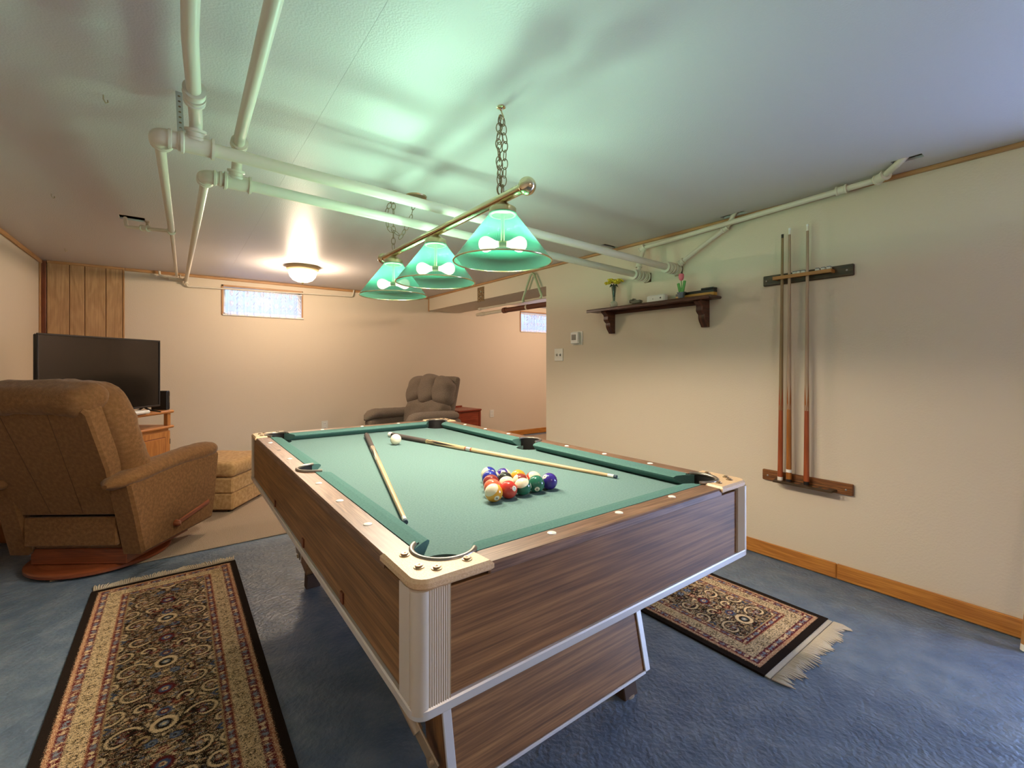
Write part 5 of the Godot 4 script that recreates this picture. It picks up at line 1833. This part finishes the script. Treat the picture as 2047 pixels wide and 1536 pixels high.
	var l := thing("wall_pipe", "slanting white painted pipe from the nearer cross pipe up the right wall", "pipe", Vector3.ZERO, Basis(), "white painted heating pipes")
	pipe(l, "pipe_body", [Vector3(2.87, 1.885, zA + 0.02), Vector3(2.872, 1.91, zA + 0.06), Vector3(2.872, 2.075, -1.50), Vector3(2.855, 2.16, -1.44)], 0.0145, 14)
	collar(l, "collar", Vector3(2.871, 1.902, zA + 0.05), Vector3(0, 0.5, 1), 0.019, 0.035)
	collar(l, "collar", Vector3(2.872, 2.065, -1.52), Vector3(0, 0.45, 1), 0.0185, 0.04)
	# small cup hooks left in the ceiling
	var hk := MB.new().tube([Vector3(0, 0, 0), Vector3(0, -0.014, 0), Vector3(0.008, -0.024, 0), Vector3(0.016, -0.018, 0), Vector3(0.015, -0.010, 0)], 0.0022, 6).mesh(mats.worn_steel)
	var spots := [[Vector3(-0.553, CEIL, -3.551), "small bare hook in the ceiling nearer the bleed valve"], [Vector3(-0.728, CEIL, -5.182), "small bare hook in the ceiling nearest the oak panelling"], [Vector3(-0.203, CEIL, -2.138), "small bare hook in the ceiling left of the strapped pipe elbow"]]
	for q in spots:
		var o := put("cup_hook", hk, self, Transform3D(Basis(Vector3.UP, 0.8), q[0]))
		tag(o, q[1], "hook", "cup hooks in the ceiling")


# ---------------------------------------------------------------- things on the walls
func bracket_mesh() -> ArrayMesh:
	# ogee bracket: (distance from wall, height below the shelf)
	var p := PackedVector2Array([Vector2(0, 0), Vector2(0.118, 0), Vector2(0.120, -0.012)])
	for i in 9:
		var f := i / 8.0
		p.append(Vector2(0.116 - 0.052 * f - 0.012 * sin(f * TAU), -0.018 - 0.082 * f))
	for i in 8:
		var f := (i + 1) / 8.0
		p.append(Vector2(0.064 - 0.030 * f + 0.010 * sin(f * PI), -0.100 - 0.070 * f))
	p.append(Vector2(0.026, -0.182))
	p.append(Vector2(0, -0.182))
	# x' -> away from the wall (-x), z' -> up
	var b := Basis(Vector3(-1, 0, 0), Vector3(0, 0, 1), Vector3(0, 1, 0))
	return MB.new().prism(p, -0.024, 0.024, 0.002, 0.002, Transform3D(b, Vector3.ZERO)).mesh(mats.shelf_wood)


func build_wall_things() -> void:
	var w := WALL_R
	# shelf with ogee brackets
	var s := thing("wall_shelf", "dark stained wooden wall shelf on two scrolled brackets", "shelf", Vector3(w, 1.634, -2.105))
	obj("shelf_board", MB.new().span(Vector3(-0.145, -0.019, -0.555), Vector3(0, 0, 0.545), 0.006), mats.shelf_wood, s)
	obj("front_lip", MB.new().span(Vector3(-0.152, -0.026, -0.545), Vector3(-0.142, -0.010, 0.535), 0.003), mats.shelf_wood, s)
	obj("wall_rail", MB.new().span(Vector3(-0.014, -0.045, -0.37), Vector3(0, -0.019, 0.42), 0.003), mats.shelf_wood, s)
	var br := bracket_mesh()
	put("bracket", br, s, Transform3D(Basis(), Vector3(0, -0.019, -0.385)))
	put("bracket", br, s, Transform3D(Basis(), Vector3(0, -0.019, 0.435)))
	var top := 1.634
	# bud vase and its yellow flowers
	var v := thing("bud_vase", "green glass bud vase with a round clear foot on the wall shelf", "vase", Vector3(2.835, top, -2.417))
	obj("foot_ball", MB.new().lathe([Vector2(0, 0), Vector2(0.02, 0.0), Vector2(0.028, 0.014), Vector2(0.031, 0.03), Vector2(0.026, 0.046), Vector2(0.011, 0.055)], 24), mats.vase_foot, v)
	obj("flute", MB.new().lathe([Vector2(0.009, 0.054), Vector2(0.012, 0.09), Vector2(0.016, 0.13), Vector2(0.021, 0.175), Vector2(0.0225, 0.178)], 24), mats.vase_glass, v)
	var fl := thing("yellow_bouquet", "small bunch of yellow artificial flowers in the bud vase", "flowers", Vector3(2.835, top + 0.13, -2.417))
	obj("stems", MB.new().rod(Vector3(0, -0.04, 0), Vector3(0, 0.052, 0), 0.006, 8), mats.leaf_dark, fl)
	var rng := RandomNumberGenerator.new()
	rng.seed = 5
	for k in 7:
		var a := TAU * k / 6.0
		var c := Vector3(cos(a) * 0.036, 0.070 + 0.012 * (k % 2), sin(a) * 0.056) if k < 6 else Vector3(0, 0.086, 0)
		var mb := MB.new()
		for j in 7:
			var t := TAU * j / 7.0 + k
			var tip := c + Vector3(cos(t) * 0.028, rng.randf_range(-0.006, 0.012), sin(t) * 0.028)
			mb.tube([c, c.lerp(tip, 0.6) + Vector3(0, 0.005, 0), tip], [0.005, 0.010, 0.004], 6)
		obj("bloom", mb, mats.petal_yellow, fl)
	var lv := MB.new()
	for k in 6:
		var a := TAU * k / 6.0 + 0.4
		lv.tube([Vector3(0, 0.045, 0), Vector3(cos(a) * 0.022, 0.056, sin(a) * 0.022), Vector3(cos(a) * 0.038, 0.038, sin(a) * 0.038)], [0.002, 0.006, 0.001], 6)
	obj("leaves", lv, mats.leaf_dark, fl)
	# figurine: a small hare on a leafy base
	var fg := thing("animal_figurine", "little grey animal figurine lying on the wall shelf", "figurine", Vector3(2.83, top, -2.20))
	var f := MB.new()
	f.cushion(Vector3(0.045, 0.03, 0.085), 0.014, 8, Transform3D(Basis(), Vector3(0, 0.021, 0.012)), wrinkle(0.005, 60.0, 2))
	obj("body", f, mats.figurine_grey, fg)
	obj("head", MB.new().ball(0.015, Vector3(-0.006, 0.031, -0.038), 14), mats.figurine_grey, fg)
	for e in [-1.0, 1.0]:
		obj("ear", MB.new().tube([Vector3(e * 0.006, 0.04, -0.032), Vector3(e * 0.008, 0.048, -0.016), Vector3(e * 0.009, 0.045, 0.0)], [0.003, 0.005, 0.002], 8), mats.figurine_grey, fg)
	obj("muzzle", MB.new().ball(0.007, Vector3(-0.012, 0.027, -0.051), 10), mats.white_plastic, fg)
	obj("base", MB.new().lathe([Vector2(0, 0), Vector2(0.034, 0), Vector2(0.03, 0.007), Vector2(0, 0.008)], 16, Transform3D(Basis().scaled(Vector3(0.8, 1, 1.7)), Vector3.ZERO)), mats.leaf_dark, fg)
	# white detector
	var wb := thing("white_detector", "white plastic detector box lying on the wall shelf", "detector", Vector3(2.85, top, -2.02))
	obj("case", MB.new().box(Vector3(0, 0.028, 0), Vector3(0.05, 0.055, 0.155), 0.008), mats.white_plastic, wb)
	obj("sensor_hole", MB.new().rod(Vector3(-0.0245, 0.03, 0.045), Vector3(-0.0262, 0.03, 0.045), 0.006, 12), mats.slot_grey, wb)
	obj("sensor_hole", MB.new().rod(Vector3(-0.0245, 0.028, -0.02), Vector3(-0.0262, 0.028, -0.02), 0.003, 10), mats.slot_grey, wb)
	# tulip in a slate pot
	var tu := thing("tulip_pot", "painted wooden tulip in a small slate blue pot on the wall shelf", "ornament", Vector3(2.80, top, -1.79))
	obj("pot", MB.new().lathe([Vector2(0, 0), Vector2(0.021, 0), Vector2(0.028, 0.036), Vector2(0.031, 0.036), Vector2(0.031, 0.042), Vector2(0, 0.042)], 4, Transform3D(Basis(Vector3.UP, PI / 4 + 0.2), Vector3.ZERO)), mats.pot_slate, tu)
	obj("stem", MB.new().rod(Vector3(0, 0.04, 0), Vector3(0, 0.13, 0), 0.003, 8), mats.leaf_green, tu)
	var bloom := MB.new().lathe([Vector2(0.003, 0.122), Vector2(0.013, 0.130), Vector2(0.0175, 0.145), Vector2(0.018, 0.162), Vector2(0.015, 0.170), Vector2(0.010, 0.158)], 18)
	obj("bloom", bloom, mats.petal_pink, tu)
	for q in [-1.0, 1.0]:
		obj("leaf", MB.new().cushion(Vector3(0.008, 0.075 + 0.012 * q, 0.02), 0.0038, 6, Transform3D(Basis(Vector3.RIGHT, q * 0.22), Vector3(0, 0.078, q * 0.017))), mats.leaf_green, tu)
	# model boat: black hull over a gold waterline
	var bo := thing("model_boat", "black model boat hull with a gold stripe on the right end of the wall shelf", "model boat", Vector3(2.855, top, -1.72))
	var hull := PackedVector2Array()
	for i in 13:
		var u := i / 12.0
		hull.append(Vector2(lerpf(-0.15, 0.145, u), 0.030 * sin(minf(1.0, u * 1.9) * PI / 2) * (1.0 if u < 0.9 else 1.0 - (u - 0.9) * 3.0)))
	for i in 13:
		var u := 1.0 - i / 12.0
		hull.append(Vector2(lerpf(-0.15, 0.145, u), -0.030 * sin(minf(1.0, u * 1.9) * PI / 2) * (1.0 if u < 0.9 else 1.0 - (u - 0.9) * 3.0) - 0.0005))
	var turn := Transform3D(Basis(Vector3(0, 0, 1), Vector3(0, 1, 0), Vector3(-1, 0, 0)), Vector3.ZERO)
	obj("keel", MB.new().prism(hull, 0.0, 0.024, 0.0, 0.006, turn), mats.gold_band, bo)
	obj("hull", MB.new().prism(hull, 0.024, 0.043, 0.003, 0.0, turn), mats.hull_black, bo)
	obj("stern_deck", MB.new().box(Vector3(0, 0.05, 0.10), Vector3(0.05, 0.014, 0.09), 0.003), mats.hull_black, bo)
	obj("bow_rail", MB.new().box(Vector3(0, 0.047, -0.10), Vector3(0.03, 0.01, 0.06), 0.003), mats.hull_black, bo)
	# thermostat and switch
	var th := thing("thermostat", "white square thermostat with grey display on the cream wall", "thermostat", Vector3(w, 1.413, -2.905))
	obj("wall_plate", MB.new().box(Vector3(-0.003, 0, 0.005), Vector3(0.006, 0.122, 0.13), 0.002), mats.switch_plate, th)
	obj("body", MB.new().box(Vector3(-0.018, 0.002, -0.01), Vector3(0.026, 0.105, 0.098), 0.006), mats.white_plastic, th)
	obj("display", MB.new().box(Vector3(-0.0312, 0.008, -0.014), Vector3(0.001, 0.05, 0.056), 0.0), mats.display_grey, th)
	var sw := thing("light_switch", "white double toggle light switch by the end of the cream wall", "switch", Vector3(w, 1.267, -3.147))
	obj("plate", MB.new().box(Vector3(-0.003, 0, 0), Vector3(0.006, 0.117, 0.117), 0.002), mats.switch_plate, sw)
	for z in [-0.023, 0.023]:
		var tg := obj("toggle", MB.new().box(Vector3(-0.012, 0.004, z), Vector3(0.018, 0.009, 0.009), 0.002, Basis(Vector3.BACK, 0.4)), mats.switch_plate, sw)
		obj("slot", MB.new().box(Vector3(-0.0063, 0, z), Vector3(0.001, 0.024, 0.012)), mats.slot_grey, tg)
	for q in [[1.489, 0.413, "white wall outlet low on the far wall left of the grey recliner"], [4.0, 0.397, "white wall outlet low on the wall right of the cherry side table"]]:
		var ol := thing("wall_outlet", q[2], "outlet", Vector3(q[0], q[1], WALL_B), Basis(), "white wall outlets")
		obj("plate", MB.new().box(Vector3(0, 0, 0.003), Vector3(0.075, 0.118, 0.006), 0.002), mats.switch_plate, ol)
		for y in [-0.026, 0.026]:
			var so := obj("socket", MB.new().box(Vector3(0, y, 0.0065), Vector3(0.034, 0.03, 0.003), 0.001), mats.plain_white, ol)
			obj("slots", MB.new().box(Vector3(-0.007, y, 0.0082), Vector3(0.003, 0.011, 0.001)).box(Vector3(0.007, y, 0.0082), Vector3(0.003, 0.011, 0.001)), mats.slot_grey, so)
	# wall cue rack: upper holder with chalk, lower base with cups
	var up := thing("cue_rack_board", "dark wooden upper board of the wall cue rack with a slat and chalks", "cue rack", Vector3(w, 1.688, -1.06))
	obj("board", MB.new().box(Vector3(-0.009, 0, 0), Vector3(0.018, 0.062, 0.461), 0.004), mats.rack_dark, up)
	obj("front_slat", MB.new().box(Vector3(-0.0655, 0.002, -0.005), Vector3(0.009, 0.020, 0.30), 0.002), mats.rack_slat, up)
	for z in [-0.15, 0.14]:
		obj("end_block", MB.new().box(Vector3(-0.039, 0.002, z), Vector3(0.044, 0.018, 0.010), 0.001), mats.rack_slat, up)
	for q in [[-0.100, -0.081], [-0.058, 0.012], [0.034, 0.135]]:
		obj("chalk_ledge", MB.new().span(Vector3(-0.061, -0.001, q[0]), Vector3(-0.018, 0.005, q[1])), mats.rack_slat, up)
	for z in [-0.211, 0.2]:
		obj("screw", MB.new().ball(0.0055, Vector3(-0.0175, 0.0, z), 12, 1.0), mats.galvanized, up)
	var cube := MB.new().box(Vector3(0, 0.0105, 0), Vector3(0.021, 0.021, 0.021), 0.002)
	var cap := MB.new().box(Vector3(0, 0.0225, 0), Vector3(0.019, 0.003, 0.019), 0.001)
	var cube_mesh := cube.mesh(mats.chalk_paper)
	var cap_mesh := cap.mesh(mats.chalk_blue)
	var zs := [-1.105, -1.082, -1.0592, -0.990, -0.961, -0.934]
	var names := ["first", "second", "third", "fourth", "fifth", "sixth"]
	for i in 6:
		var c := thing("chalk_cube", "%s pale cue chalk cube from the left on the cue rack slat" % names[i], "chalk", Vector3(2.868, 1.6931, zs[i]), Basis(Vector3.UP, [0.1, -0.2, 0.05, 0.15, -0.1, 0.0][i]), "cue chalks on the wall rack")
		put("paper_wrap", cube_mesh, c)
		put("chalk_face", cap_mesh, c)
	var lo := thing("cue_rest_board", "brown wooden lower board of the wall cue rack with a drilled ledge", "cue rack", Vector3(w, 0.506, -1.064))
	obj("board", MB.new().box(Vector3(-0.009, 0, 0), Vector3(0.018, 0.063, 0.463), 0.004), mats.rack_wood, lo)
	for y in [-0.008, 0.003]:
		obj("board_groove", MB.new().box(Vector3(-0.0182, y, 0), Vector3(0.0008, 0.002, 0.46)), mats.rack_dark, lo)
	var ledge := PackedVector2Array([Vector2(-0.155, 0.0), Vector2(0.16, 0.0), Vector2(0.15, 0.062), Vector2(-0.145, 0.062)])
	obj("ledge", MB.new().prism(ledge, -0.022, -0.0102, 0.002, 0.0, Transform3D(Basis(Vector3(0, 0, 1), Vector3(0, 1, 0), Vector3(-1, 0, 0)), Vector3(-0.018, 0, 0))), mats.rack_dark, lo)
	for z in [-0.117, -0.07, -0.025, 0.021, 0.066, 0.112]:
		obj("cue_cup", MB.new().lathe([Vector2(0.0165, -0.0102), Vector2(0.0165, -0.0090), Vector2(0.013, -0.0095), Vector2(0.0, -0.0098)], 18, Transform3D(Basis(), Vector3(-0.048, 0, z))), mats.rack_wood, lo)
	for z in [-0.2, 0.2]:
		obj("screw", MB.new().ball(0.005, Vector3(-0.0175, -0.002, z), 12, 1.0), mats.galvanized, lo)
